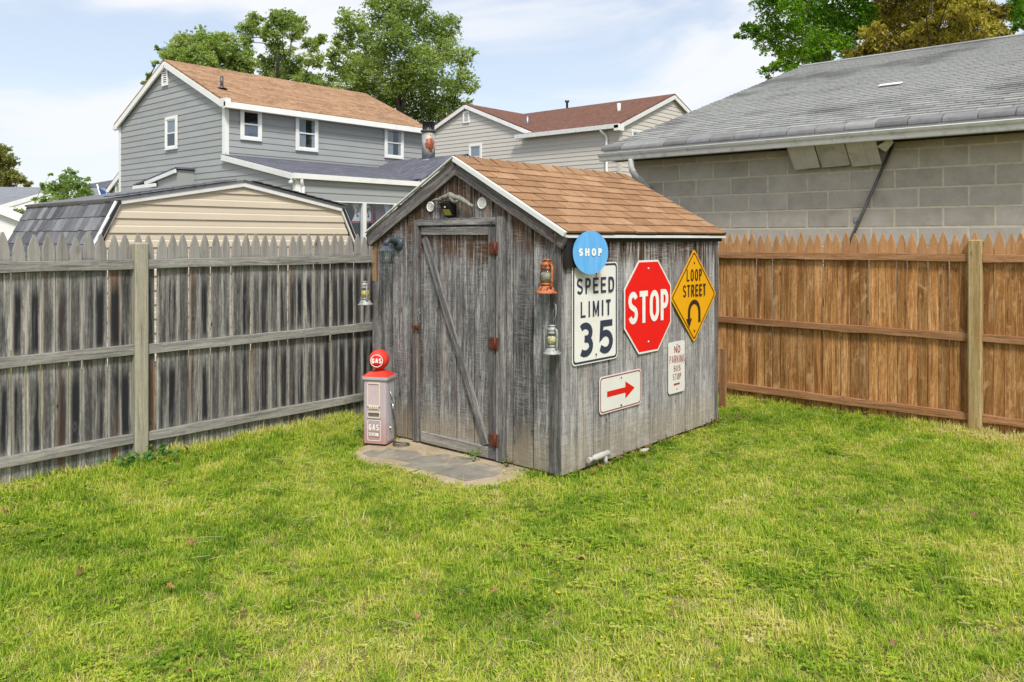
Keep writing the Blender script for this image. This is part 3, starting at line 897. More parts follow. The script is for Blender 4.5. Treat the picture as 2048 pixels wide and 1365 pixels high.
# door
door = board('door', 1.795, .195, .022, M['shed'], shed, MFRONT(-4.957, SY0+.006, .026))
for x0, x1 in ((-4.855,-4.658),(-4.658,-4.46),(-4.46,-4.225)):
    board('door_plank', 1.795, x1-x0-.012, .022, M['shed'], door, MFRONT((x0+x1)/2, SY0+.006+random.uniform(-.002, .002), .026), warp=.004, seg=7)
def hboard(name, x0, x1, z, w, t, y, mat, parent):
    return board(name, x1-x0, w, t, M[mat], parent, frame((x0, y, z), (0,0,-1), (0,1,0), (1,0,0)))
hboard('door_rail', -5.052, -4.288, 1.792, .062, .024, SY0-.018, 'shed_trim', door)
hboard('door_rail', -5.058, -4.288, .068, .086, .024, SY0-.018, 'frail', door)
board('door_stile', 1.795, .070, .024, M['shed_trim'], door, MFRONT(-4.249, SY0-.018, .026))
a = Vector((-5.022, SY0-.019, 1.735)); c_ = Vector((-4.312, SY0-.019, .125)); d = (c_-a)
board('door_brace', d.length, .062, .024, M['shed_trim'], door, frame(a, Vector((0,1,0)).cross(d), (0,1,0), d))
for z in (1.655, .922, .178):
    m = MB(); m.cbox((-.046, -.006, -.048), (.046, .006, .048), .004); m.tube([(.02, -.008, -.05), (.02, -.008, .05)], .009, 8)
    for dx in (-.032, -.01):
        for dz in (-.03, .03): m.lathe([(.006, 0), (.005, .003), (0, .004)], 8, T(dx, -.006, dz) @ RX(R(90)))
    m.obj('hinge', M['rust'], door, T(-4.222, SY0-.036, z))
m = MB(); m.cbox((-.04, -.006, -.016), (.04, .006, .016), .003); m.box((-.03, -.02, -.011), (.0, -.006, .011)); m.tube([(.02, -.012, -.02), (.02, -.012, .022)], .008, 8)
m.obj('latch', M['rust'], shed, T(-5.10, SY0-.038, .985))
m = MB()
for k in range(7):
    cz = 1.135 - k*.017; cx = -5.075 + .006*math.sin(k*1.3)
    mm = T(cx, SY0-.034, cz) @ RZ(R(90*(k % 2)))
    m.tube([mm @ Vector((.007*math.cos(q*math.pi/4), 0, .011*math.sin(q*math.pi/4))) for q in range(8)], .0022, 5, closed=True)
m.obj('latch_chain', M['galv'], shed)
# rake boards and metal drip edge
def rake(side, y):
    e = SX1+.035 if side > 0 else SX0-.045
    zt = RIDZ + .004
    ze = RIDZ - SL*abs(e-RIDX) + .004
    hgt = .105
    if side < 0: zt += .030; ze += .030; hgt = .132
    pts = [(RIDX, zt), (e, ze), (e, ze-hgt), (RIDX, zt-hgt)]
    o = Vector((RIDX, y, zt-hgt/2)); d_ = Vector((e-RIDX, 0, ze-zt)); L = d_.length
    return board('rake_board', L, hgt*.88, .028, M['shed_trim'], shed, frame(o, Vector((0,1,0)).cross(d_), (0,1,0), d_), seg=6)
rake(1, SY0-.020); rake(-1, SY0-.020)
MB().box((RIDX-.03, SY0-.028, RIDZ-.105), (RIDX+.001, SY0+.0, RIDZ-.03)).obj('rake_block', M['shed_trim'], shed)
for s, w in ((1, .046), (-1, .011)):
    e = SX1+.06 if s > 0 else SX0-.06
    zc = RIDZ+.052-w*.5
    a = Vector((RIDX, SY0-.047, zc)); c_ = Vector((e, SY0-.047, zc-SL*abs(e-RIDX)))
    bar(shed, 'rake_drip_edge', a, c_, .026, w*.86, M['white'], up=(0,0,1))
# roof decks
roof = None
for s in (1, -1):
    e = SX1+.05 if s > 0 else SX0-.05
    ze = RIDZ+.02-SL*abs(e-RIDX)
    pts = [(RIDX, SY0-.032, RIDZ+.035), (e, SY0-.032, ze+.015), (e, SY1+.05, ze+.015), (RIDX, SY1+.05, RIDZ+.035)]
    if s < 0: pts = pts[::-1]
    o = slab(shed, 'roof' if s > 0 else 'roof_deck', pts, .02, M['under'] if s > 0 else M['sh_orange'])
    if s > 0: roof = o
e = SX1+.055; ze = RIDZ+.036-SL*(e-RIDX)-.0
O = Vector((e, SY0-.033, RIDZ+.037-SL*(e-RIDX)))
V = Vector((RIDX-e, 0, (RIDZ+.037)-O.z))
shingles(roof, O, (0,1,0), V, SY1-SY0+.085, V.length-.05, .128, .305, M['sh_orange'], th=.012, jitter=.005, gap=.012)
for k in range(12):                                       # bent ridge caps
    y = SY0-.036 + k*.212
    L = min(.25, SY1+.055-y); m = MB()
    z0, z1 = .012, .004
    for yy, lift in ((0, .014), (L, .003)):
        for x, zz_ in ((-.13, -.13*SL), (-.05, -.05*SL+.006), (0, .009), (.05, -.05*SL+.006), (.13, -.13*SL)):
            m.vert((x, yy, zz_+lift))
    for q in range(4): m.face([q, q+1, 6+q, 5+q])
    for yy, lift in ((0, .006), (L, -.003)):
        for x, zz_ in ((-.13, -.13*SL), (-.05, -.05*SL+.006), (0, .009), (.05, -.05*SL+.006), (.13, -.13*SL)):
            m.vert((x, yy, zz_+lift))
    for q in range(4): m.face([10+q, 11+q, q+1, q][::-1])
    m.face([4, 14, 19, 9]); m.face([0, 5, 15, 10])
    m.obj('ridge_cap', M['sh_orange'], roof, T(RIDX, y, RIDZ+.040+random.uniform(0, .003)))
MB().box((SX1+.02, SY0-.034, ze-.034), (SX1+.048, SY1+.05, ze-.012)).obj('eave_drip_edge', M['fascia'], shed)
MB().box((SX1-.02, SY0-.0, EAVZ-.06), (SX1+.018, SY1+.03, EAVZ-.022)).obj('eave_trim', M['liner'], shed)
# round vents
for x, z, r in ((-4.963, 1.997, .043), (-4.373, 2.010, .047)):
    m = MB(); m.lathe([(r, 0), (r, .007), (r*.93, .012), (r*.80, .012), (r*.78, .005), (0, .005)], 28)
    v_ = m.obj('round_vent', M['white'], shed, SGN_FRONT(x, SY0-.001, z))
    g = MB()
    for q in range(9):
        yy = -r*.7 + r*1.4*q/8; hw = math.sqrt(max(0, (r*.77)**2-yy*yy))
        g.box((-hw, yy-.0022, .005), (hw, yy+.0022, .009))
    g.obj('vent_grille', M['signwhite'], v_, SGN_FRONT(x, SY0-.001, z))

# ================================================================== things hung on the shed
# driftwood
t_ = thing('driftwood', 'twisted grey driftwood branch fixed above the shed door', 'driftwood', (-4.67, SY0-.05, 2.05))
m = MB()
m.tube([(-4.925,SY0-.03,2.046),(-4.87,SY0-.035,2.052),(-4.83,SY0-.04,2.050),(-4.77,SY0-.05,2.066),(-4.72,SY0-.055,2.070),(-4.675,SY0-.06,2.082),(-4.63,SY0-.06,2.062),(-4.575,SY0-.06,2.056),(-4.52,SY0-.055,2.030),(-4.47,SY0-.045,1.998),(-4.435,SY0-.04,1.985)],
       [.005,.011,.013,.017,.022,.026,.024,.022,.019,.016,.012], 10)
m.tube([(-4.68,SY0-.06,2.075),(-4.64,SY0-.068,2.04),(-4.615,SY0-.07,2.02)], [.022,.018,.012], 8)
m.tube([(-4.615,SY0-.07,2.02),(-4.59,SY0-.065,2.03),(-4.56,SY0-.06,2.045)], [.012,.014,.013], 8)
m.obj('branch', M['frail'], t_)
# solar lamp
t_ = thing('solar_light', 'small black solar wall lamp with a yellow lens above the shed door', 'wall lamp', (-4.72, SY0, 1.96))
Ms = frame((-4.72, SY0-.001, 1.965), (1,0,0), (0,-1,0), (0,0,-1)) if False else SGN_FRONT(-4.715, SY0-.001, 1.962)
m = MB()                                                # wedge: deep at top, lens face tilted down and out
pr = [(-.055, .02), (.055, .02), (.105, .062), (.0, .085), (-.058, .045)]
prof = [(.058, 0), (.070, .055), (.055, .095), (-.050, .030), (-.058, 0)]     # (y up, z out)
L_ = [m.vert((-.052, y, z)) for y, z in prof]; R_ = [m.vert((.052, y, z)) for y, z in prof]
m.face(L_); m.face(list(reversed(R_)))
for k in range(5): m.face([L_[k], R_[k], R_[(k+1) % 5], L_[(k+1) % 5]])
m.obj('housing', M['blackmetal'], t_, Ms)
n_ = Vector((0, -.065, .105)).normalized(); tdir = Vector((0, .105, .065)).normalized()
def on_face(s0, s1, w, off):
    base = Vector((0, -.050, .030)) + n_*off
    return [base + tdir*s0 + Vector((-w, 0, 0)), base + tdir*s0 + Vector((w, 0, 0)), base + tdir*s1 + Vector((w, 0, 0)), base + tdir*s1 + Vector((-w, 0, 0))]
lens = simple('led_lens', (.42,.36,.07), .3, .15, 60)
m = MB(); m.poly(on_face(.012, .068, .040, .003)); m.obj('lens', lens, t_, Ms)
m = MB(); m.lathe([(.009, 0), (.008, .004), (.004, .008), (0, .009)], 12, frame(Vector((0, -.050, .030)) + n_*.001 + tdir*.088, (1,0,0), tdir, n_)); m.obj('sensor', M['signwhite'], t_, Ms)
m = MB(); q = .003; m.poly([(-.046, .060+q, .006), (-.046, .0705+q, .052), (.046, .0705+q, .052), (.046, .060+q, .006)][::-1]); m.obj('solar_panel', simple('solar_cell', (.05,.055,.065), .12, .2, 40, spec=.8), t_, Ms)

# porch lantern on the left of the front
t_ = thing('wall_lantern', 'dark blue grey coach lantern with clear panes beside the shed door', 'wall lamp', (-5.375, SY0, 1.68))
pm = simple('slate_paint', (.055,.075,.095), .38, .12, 10)
m = MB(); m.lathe([(.062, 0), (.062, .008), (.055, .020), (.030, .032), (0, .036)], 24); m.obj('back_plate', pm, t_, SGN_FRONT(-5.372, SY0-.001, 1.685))
m = MB(); m.tube([(-5.372,SY0-.03,1.685),(-5.367,SY0-.07,1.715),(-5.36,SY0-.115,1.722),(-5.352,SY0-.15,1.700),(-5.350,SY0-.16,1.672)], [.024,.024,.022,.020,.018], 12); m.obj('arm', pm, t_)
LC = T(-5.348, SY0-.155, 1.63) @ Matrix.Scale(.80, 4) @ T(0, 0, -1.63)
m = MB(); m.lathe([(.010, 1.690), (.022, 1.680), (.055, 1.655), (.092, 1.632), (.094, 1.624), (.0, 1.622)], 6, smooth=False); m.obj('lamp_roof', pm, t_, LC)
m = MB()
for k in range(6):
    a = 2*math.pi*k/6; a2 = 2*math.pi*(k+1)/6
    p0 = Vector((.080*math.cos(a), .080*math.sin(a), 1.624)); p1 = Vector((.066*math.cos(a), .066*math.sin(a), 1.500))
    q1 = Vector((.066*math.cos(a2), .066*math.sin(a2), 1.500))
    m.tube([p0, p1 + Vector((0, 0, -.010))], .0026, 5); m.tube([p1, q1], .0024, 5)
m.obj('lamp_frame', M['blackmetal'], t_, LC)
m = MB(); m.lathe([(.078, 1.622), (.0645, 1.502)], 6, smooth=False); m.obj('lamp_glass', M['glass'], t_, LC)
m = MB()
hel = [(.016*math.cos(k*.7), .016*math.sin(k*.7), 1.60-.062*k/34) for k in range(35)]
m.tube(hel, .0045, 6); m.tube([(0,0,1.622),(0,0,1.598)], .014, 10); m.obj('bulb', simple('bulb_white', (.85,.85,.78), .3, .03), t_, LC)

# hurricane lanterns
def hurricane(loc, label, mat, glassmat, fillmat, yaw=0, tilt=0, sc=1.0, hook=None):
    t_ = thing('oil_lantern', label, 'lantern', loc, 'old oil lanterns hung on the shed')
    Mx = T(*loc) @ RY(tilt) @ RZ(yaw) @ Matrix.Scale(sc, 4)
    ob = lambda nm, mb, mt: mb.obj(nm, mt, t_, Mx)
    m = MB(); m.lathe([(.0,0),(.076,.0),(.080,.004),(.078,.012),(.060,.022),(.058,.034),(.050,.046),(.030,.052),(.028,.064)], 24); ob('fuel_tank', m, mat)
    m = MB(); m.lathe([(.028,.060),(.036,.064),(.036,.074),(.026,.078)], 20); ob('burner', m, mat)
    m = MB(); m.lathe([(.027,.078),(.038,.090),(.046,.112),(.047,.132),(.041,.155),(.033,.172)], 24); ob('globe', m, glassmat)
    if fillmat is not None:
        m = MB(); m.lathe([(0,.079),(.024,.079),(.035,.092),(.043,.112),(.0435,.128),(.036,.150),(.0,.158)], 20); ob('glass_filling', m, fillmat)
    m = MB(); m.lathe([(.036,.172),(.041,.176),(.041,.186),(.034,.196),(.040,.202),(.038,.218),(.030,.226),(.029,.236),(.034,.240),(.034,.246),(.0,.250)], 24); ob('cap', m, mat)
    m = MB()
    for s in (-1, 1):
        m.tube([(s*.040,0,.210),(s*.058,0,.212),(s*.068,0,.200),(s*.070,0,.17),(s*.070,0,.09),(s*.066,0,.058),(s*.052,0,.040)], [.008,.009,.009,.009,.009,.009,.008], 8)
    ob('side_tube', m, mat)
    m = MB()
    for s in (-1, 1):
        m.tube([(s*.050,.018*s,.092),(s*.030,-.046,.115),(-s*.020,-.050,.135),(-s*.048,-.02,.160)], .0014, 5)
    ob('wire_guard', m, M['darksteel'])
    m = MB()
    top = .335
    if hook is not None:
        hp = Mx.inverted() @ Vector(hook)
        m.tube([(-.066,0,.205),(-.055,0,.245),(hp.x*.5-.02,hp.y*.5,(.245+hp.z)/2+.012),tuple(hp)], .0016, 5)
        m.tube([(.066,0,.205),(.055,0,.245),(hp.x*.5+.02,hp.y*.5,(.245+hp.z)/2+.012),tuple(hp)], .0016, 5)
    ob('bail', m, M['darksteel'])
    return t_
clear = M['glass']
def amber(name, col):
    t = NT(name); return t.pbr(t.ramp(t.noise(t.objco(), 30, 4), [(.3, tuple(x*.8 for x in col)), (.7, col)]), .45, .4)
murk = amber('murky_glass_filling', (.40,.37,.25)); cream = amber('cream_filling', (.78,.66,.34)); yel = amber('yellow_filling', (.82,.60,.16))
hurricane((-3.655, SY0-.095, 1.337), 'rusty orange oil lantern hanging under the right end of the shed roof', M['lantern_orange'], clear, murk, R(-18), R(2), 1.0, (-3.60, SY0-.05, 1.70))
m = MB(); m.tube([(-3.60,SY0-.05,1.70),(-3.603,SY0-.06,1.76),(-3.63,SY0-.04,1.775),(-3.65,SY0-.034,1.765)], .004, 6)
tag(m.obj('hook', M['rust']), 'rusty bent hook holding the orange lantern on the rake board', 'hook')
hurricane((-3.604, SY0-.090, .905), 'silver oil lantern with cream glass hanging below the orange lantern', M['lantern_silver'], clear, cream, R(-15), 0, .84, (-3.62, SY0-.03, 1.245))
m = MB(); m.tube([(-3.655,SY0-.016,1.262),(-3.63,SY0-.03,1.265),(-3.612,SY0-.035,1.25),(-3.607,SY0-.04,1.18),(-3.612,SY0-.07,1.13)], .0025, 6)
tag(m.obj('hook', M['galv']), 'thin wire hook above the right hand silver lantern', 'hook')
hurricane((-5.702, SY0-.100, 1.142), 'silver oil lantern with yellow glass hanging at the left shed corner', M['lantern_silver'], clear, yel, R(-25), R(-3), .86, (-5.700, SY0-.03, 1.50))
m = MB(); m.tube([(-5.700,SY0+.0,1.512),(-5.70,SY0-.03,1.515),(-5.70,SY0-.035,1.495)], .004, 6)
tag(m.obj('hook', M['darksteel']), 'small hook in the left corner board of the shed', 'hook')

# ------------------------------------------------------------------ signs on the side wall
def bolt(parent, Mx, x, y, r=.008, mat='galv'):
    m = MB(); m.lathe([(r*1.25, 0), (r*1.25, .002), (r, .003), (r, .006), (r*.6, .0075), (0, .008)], 10)
    m.obj('bolt', M[mat], parent, Mx @ T(x, y, .003))
XS = SX1 + .010
# speed limit
Mx = SGN_SIDE(XS, 5.037, 1.172)
t_ = thing('speed_limit_sign', 'white rectangular SPEED LIMIT 35 sign on the shed side wall', 'sign', (XS, 5.037, 1.17))
w, h = .590, .755
MB().prism(rrect(w, h, .035), 0, .003).obj('sign_plate', M['signwhite'], t_, Mx)
MB().ring(rrect(w-.018, h-.018, .032), rrect(w-.050, h-.050, .022), .0042).obj('border', M['signblue'], t_, Mx)
letters('SPEED', .480, .120, M['signblue'], t_, Mx @ T(0, .205, .0044), .0195, gap=.030)
letters('LIMIT', .385, .120, M['signblue'], t_, Mx @ T(0, .030, .0044), .0185, gap=.036)
letters('35', .455, .258, M['signblue'], t_, Mx @ T(.0, -.195, .0044), .050, gap=.072)
for y in (.295, -.318): bolt(t_, Mx, .005, y, .006, 'rust')
m = MB()
for dx, y0_, y1_, w0 in ((.004, .293, .222, .004), (.008, .292, .262, .0026), (.004, -.320, -.347, .003)): m.poly([(dx-w0*.5, y1_, .0050), (dx+w0*.3, y1_, .0050), (dx+w0, y0_, .0050), (dx-w0, y0_, .0050)])
m.obj('rust_run', M['rust'], t_, Mx)
# stop
Mx = SGN_SIDE(XS+.004, 5.785, 1.172)
t_ = thing('stop_sign', 'red octagonal STOP sign with a white rim on the shed side wall', 'sign', (XS, 5.785, 1.17))
oct_ = lambda r: [(r/math.cos(math.pi/8)*math.cos(math.pi/8+k*math.pi/4), r/math.cos(math.pi/8)*math.sin(math.pi/8+k*math.pi/4)) for k in range(8)]
sx = .955
sc8 = lambda p: [(x*sx, y) for x, y in p]
MB().prism(sc8(oct_(.382)), 0, .003).obj('sign_plate', M['signwhite'], t_, Mx)
MB().poly([(x, y, .0042) for x, y in sc8(oct_(.366))]).obj('red_field', M['signred'], t_, Mx)
letters('STOP', .615, .262, M['signwhite'], t_, Mx @ T(0, .0, .0056), .046, gap=.026)
bolt(t_, Mx, 0, .310, .010); bolt(t_, Mx, 0, -.295, .010)
# loop street
Mx = SGN_SIDE(XS+.004, 6.555, 1.218)
t_ = thing('loop_street_sign', 'yellow diamond LOOP STREET sign with a black u-turn arrow on the shed', 'sign', (XS, 6.555, 1.22))
def rdia(r, c):
    P = []
    for k in range(4):
        a = math.pi/2*k
        for j in range(-3, 4):
            b2 = a + R(j*15)
            P.append(((r-c*1.414)*math.cos(a)+c*math.cos(b2), (r-c*1.414)*math.sin(a)+c*math.sin(b2)))
    return P
MB().prism(rdia(.422, .03), 0, .003).obj('sign_plate', M['signyellow'], t_, Mx)
MB().ring(rdia(.398, .026), rdia(.381, .022), .0042).obj('border', M['signbrown'], t_, Mx)
letters('LOOP', .275, .108, M['signbrown'], t_, Mx @ T(.0, .186, .0044), .0165, gap=.022)
letters('STREET', .405, .108, M['signbrown'], t_, Mx @ T(0, .048, .0044), .0165, gap=.020)
m = MB(); n = 14
arc = [(0.095*math.cos(math.pi*k/n), -.150+.095*math.sin(math.pi*k/n)) for k in range(n+1)]
wA = .021
outer = [(.095+wA, -.245)] + [((0.095+wA)*math.cos(math.pi*k/n), -.150+(.095+wA)*math.sin(math.pi*k/n)) for k in range(n+1)] + [(-.095-wA, -.215)]
inner = [(.095-wA, -.245)] + [((0.095-wA)*math.cos(math.pi*k/n), -.150+(.095-wA)*math.sin(math.pi*k/n)) for k in range(n+1)] + [(-.095+wA, -.215)]
io = [m.vert((x, y, .0044)) for x, y in outer]; ii = [m.vert((x, y, .0044)) for x, y in inner]
for k in range(len(io)-1): m.face([io[k], io[k+1], ii[k+1], ii[k]])
m.poly([(-.148, -.200, .0046), (-.092, -.285, .0046), (-.042, -.200, .0046)])
m.obj('u_turn_arrow', M['signbrown'], t_, Mx)
bolt(t_, Mx, 0, .295, .008, 'rust'); bolt(t_, Mx, 0, -.315, .009, 'rust')
# arrow
Mx = SGN_SIDE(XS, 5.383, .528)
t_ = thing('arrow_sign', 'white sign with a red arrow pointing right, lowest on the shed side wall', 'sign', (XS, 5.383, .53))
w, h = .592, .288
MB().prism(rrect(w, h, .035), 0, .003).obj('sign_plate', M['signwhite'], t_, Mx)
MB().ring(rrect(w-.018, h-.018, .032), rrect(w-.036, h-.036, .027), .0042).obj('border', M['signcrimson'], t_, Mx)
m = MB(); m.poly([(x, y, .0044) for x, y in ((-.195,-.022),(.06,-.022),(.06,-.068),(.195,0),(.06,.068),(.06,.022),(-.195,.022))])
m.obj('arrow', M['signred'], t_, Mx)
bolt(t_, Mx, .0, .105, .005, 'rust'); bolt(t_, Mx, 0, -.112, .007, 'rust')
# no parking
Mx = SGN_SIDE(XS, 6.252, .614)
t_ = thing('no_parking_sign', 'narrow white NO PARKING BUS STOP sign with faded red print on the shed', 'sign', (XS, 6.252, .61))
w, h = .282, .446
MB().prism(rrect(w, h, .028), 0, .003).obj('sign_plate', M['signwhite'], t_, Mx)
letters('NO', .098, .062, M['signcrimson'], t_, Mx @ T(.005, .155, .0044), .0085, gap=.013)
letters('PARKING', .245, .064, M['signcrimson'], t_, Mx @ T(0, .072, .0044), .0058, gap=.011)
letters('BUS', .110, .050, M['signcrimson'], t_, Mx @ T(.005, -.010, .0044), .0058, gap=.013)
letters('STOP', .135, .054, M['signcrimson'], t_, Mx @ T(0, -.082, .0044), .0058, gap=.013)
m = MB(); m.poly([(x, y-.148, .0044) for x, y in ((-.055,0),(-.038,.015),(-.038,.008),(.05,.008),(.05,-.008),(-.038,-.008),(-.038,-.015))]); m.obj('arrow', M['signcrimson'], t_, Mx)
bolt(t_, Mx, .005, .196, .004, 'rust'); bolt(t_, Mx, 0, -.190, .004, 'rust')
# SHOP disc on a dark bracket
t_ = thing('shop_sign', 'round sky blue SHOP disc hung at the shed eave over the speed limit sign', 'sign', (-3.5, 4.86, 1.65))
Mx = frame((-3.492, 4.866, 1.628), Vector((.31,.95,0)), (0,0,1), Vector((.95,-.31,0)))
t = NT('sign_sky_blue'); co = t.objco()
f = t.noise(t.vmath('MULTIPLY', co, (26, 5, 1)), 1, 4, .6)
sc_ = t.ss(t.noise(co, 30, 5, .7), .70, .74)
M['signsky'] = t.pbr(t.mix(sc_, t.ramp(f, [(.3, (.085,.33,.68)), (.7, (.15,.43,.78))]), (.09,.16,.26)), .4, .4)
MB().prism(circle(.160, 56), 0, .004).obj('disc', M['signsky'], t_, Mx)
letters('SHOP', .205, .056, M['signwhite'], t_, Mx @ T(-.006, .004, .0052), .0135, gap=.020)
m = MB()
for s in (-1, 1): m.box((-.016+s*.0-.0022+.001*s, -.03, .0058), (-.0138, .03, .0060)) if False else None
MB().box((SX1+.001, 4.648, 1.520), (SX1+.028, 4.80, 1.735)).obj('bracket', M['blackmetal'], t_)
MB().tube([(SX1+.028, 4.76, 1.63), (-3.497, 4.85, 1.628)], .008, 8).obj('bracket_arm', M['blackmetal'], t_)

# ================================================================== gas pump ornament
PM = T(-5.346, 4.405, .012) @ RZ(R(26))
t_ = thing('gas_pump', 'small faded pink toy gas pump with a red GAS globe by the shed door', 'ornament', (-5.346, 4.405, .012))
t = NT('pump_paint'); co = t.objco()
sp = t.n('ShaderNodeSeparateXYZ'); t.set(sp.inputs[0], co)
zf = t.math('ADD', sp.outputs[2], t.math('MULTIPLY', t.math('SUBTRACT', t.noise(co, 9, 5, .6), .5), .25))
c = t.mix(t.ss(zf, .30, -.02), (.44,.37,.40), (.40,.215,.19))
c = t.mix(t.ss(t.noise(co, 40, 5, .7), .60, .72, 0, .6), c, (.30,.15,.12))
M['pump'] = t.pbr(c, .55, .35, bump=t.noise(co, 30, 3), bstr=.15, bdist=.001)
M['bandpink'] = simple('faded_band', (.33,.20,.19), .5, .15, 30)
M['screenpink'] = simple('faded_screen', (.50,.40,.43), .5, .10, 25)
M['pumpside'] = simple('pump_side_paint', (.46,.46,.47), .5, .15, 9)
M['cream'] = simple('cream_trim', (.66,.58,.43), .5, .12, 20)
t = NT('pump_red'); co = t.objco()
M['pumpred'] = t.pbr(t.ramp(t.noise(co, 8, 5), [(.3, (.62,.028,.020)), (.7, (.72,.07,.045))]), .42, .4)
ob = lambda nm, mb, mt, Mt=I4: mb.obj(nm, M[mt], t_, PM @ Mt)
wP, dP, hP = .105, .095, .545
m = MB(); m.prism(rrect(2*wP-.03, 2*dP-.03, .02), -.012, .014); ob('base_plate', m, 'blackmetal')
m = MB(); m.prism(rrect(2*wP, 2*dP, .022, 4), .012, hP, smooth=False); body = ob('body', m, 'pump')
m = MB(); m.prism(rrect(2*wP+.004, 2*dP-.04, .012, 3), .03, hP-.004); ob('side_panel', m, 'pumpside', T(.0, 0, 0))
m = MB(); m.prism(rrect(2*wP+.030, 2*dP+.030, .030, 4), hP, hP+.022); ob('top_rim', m, 'pumpside')
m = MB()
o0 = rrect(2*wP+.022, 2*dP+.022, .028, 4); o1 = rrect(2*wP-.05, 2*dP-.05, .03, 4); o2 = rrect(.075, .075, .03, 4)
rg = [[m.vert((x, y, z)) for x, y in o] for o, z in ((o0, hP+.022), (o1, hP+.052), (o2, hP+.068))]
for q in range(2):
    for k in range(len(o0)): m.face([rg[q][k], rg[q][(k+1) % len(o0)], rg[q+1][(k+1) % len(o0)], rg[q+1][k]], smooth=True)
m.face(rg[2]); ob('cap', m, 'pumpred')
GZ = hP+.155
m = MB(); m.lathe([(.034, hP+.06), (.030, hP+.078), (.040, hP+.088)], 20); ob('neck', m, 'pumpred')
m = MB(); m.lathe([(0.0855*math.sin(math.pi*k/16), GZ-.0855*math.cos(math.pi*k/16)) for k in range(17)], 32); ob('globe', m, 'pumpred')
GA = PM @ T(-.004, 0, GZ) @ frame((0,0,0), (1,0,0), (0,0,1), (0,-1,0)) @ RY(R(13))
m = MB()                                                   # flat face set into the ball
m.lathe([(.0520, .0862), (.0515, .0868), (.0, .0870)], 32); m.obj('globe_face', M['signred'], t_, GA)
m = MB(); m.ring(circle(.0530, 36), circle(.0478, 36), .0876); m.obj('face_ring', M['signwhite'], t_, GA)
m = MB(); m.lathe([(.0600, .060), (.0590, .078), (.0555, .0850), (.0, .0855)], 36); m.obj('face_rim', M['pumpred'], t_, GA)
letters('GAS', .084, .043, M['signwhite'], t_, GA @ T(0, 0, .0878), .0098, gap=.0045)
PF = PM @ frame((0, -dP, 0), (1,0,0), (0,0,1), (0,-1,0))
obf = lambda nm, mb, mt: mb.obj(nm, M[mt], t_, PF)
def fr_(w, h, x, y, t1, mt, nm, z=.009, r=.012):
    m = MB(); A = [(p[0]+x, p[1]+y) for p in rrect(w, h, r)]; B = [(p[0]+x, p[1]+y) for p in rrect(w-2*t1, h-2*t1, max(.003, r-t1*.6))]
    n = len(A)
    a0 = [m.vert((*p, .0005)) for p in A]; a1 = [m.vert((*p, z)) for p in A]; b1 = [m.vert((*p, z)) for p in B]; b0 = [m.vert((*p, .0005)) for p in B]
    for k in range(n):
        j = (k+1) % n
        m.face([a0[k], a0[j], a1[j], a1[k]]); m.face([a1[k], a1[j], b1[j], b1[k]]); m.face([b1[k], b1[j], b0[j], b0[k]])
    return obf(nm, m, mt)
fr_(.118, .200, -.005, .420, .010, 'cream', 'screen_frame')
m = MB(); m.prism([(p[0]-.005, p[1]+.420) for p in rrect(.098, .180, .006)], .0008, .0022); obf('screen', m, 'screenpink')
for k in range(5): m = MB(); m.cbox((-.047+k*.0175, .300, .001), (-.033+k*.0175, .326, .011), .003); obf('grille_tooth', m, 'cream')
fr_(.116, .054, -.003, .252, .008, 'cream', 'slot_frame')
m = MB()
for k in range(9): m.box((-.052+k*.0115, .240, .001), (-.045+k*.0115, .262, .004))
obf('slot_dials', m, 'darksteel')
fr_(.118, .172, -.003, .122, .004, 'signwhite', 'label_border', z=.002)
letters('GAS', .094, .054, M['signwhite'], t_, PF @ T(-.004, .148, .0014), .0115, gap=.0065)
m = MB(); m.prism([(p[0]-.004, p[1]+.091) for p in rrect(.100, .042, .004)], .0006, .0012); obf('label_band', m, 'bandpink')
letters('STATION', .092, .030, M['signwhite'], t_, PF @ T(-.004, .091, .0022), .0052, gap=.0036)
m = MB()                                                   # nozzle on the right side
m.cbox((wP+.004, -.02, .335), (wP+.030, .012, .365), .004); m.tube([(wP+.022, -.012, .36), (wP+.020, -.014, .40), (wP+.008, -.03, .44)], [.010,.008,.005], 8)
m.tube([(wP+.020, -.006, .34), (wP+.026, -.006, .30), (wP+.024, -.006, .285)], [.011,.012,.009], 8); m.tube([(wP+.03,-.012,.375),(wP+.040,-.012,.35),(wP+.035,-.012,.31)], .003, 6)
ob('nozzle', m, 'galv')
m = MB(); m.lathe([(.011, 0), (.011, .008), (.006, .014), (.006, .03)], 12, T(wP, -.03, .14) @ RY(R(90))); ob('hose_outlet', m, 'galv')
m = MB()
hp = [(wP+.024,-.006,.285),(wP+.030,-.002,.22),(wP+.040,.004,.15),(wP+.046,.006,.08),(wP+.040,-.004,.028),(wP+.045,-.05,.012),(wP+.085,-.085,.010),(wP+.14,-.075,.010),(wP+.175,-.03,.010),(wP+.15,.0,.011),(wP+.10,-.01,.012),(wP+.03,.0,.012)]
def smooth(pts, n=5):
    P = [Vector(p) for p in pts]; o = []
    for i in range(len(P)-1):
        p0, p1, p2, p3 = P[max(0, i-1)], P[i], P[i+1], P[min(len(P)-1, i+2)]
        for k in range(n):
            t2 = k/n
            o.append(.5*((2*p1) + (p2-p0)*t2 + (2*p0-5*p1+4*p2-p3)*t2*t2 + (3*p1-p0-3*p2+p3)*t2**3))
    o.append(P[-1]); return o
m.tube(smooth(hp), .0065, 8); ob('hose', m, 'darksteel')

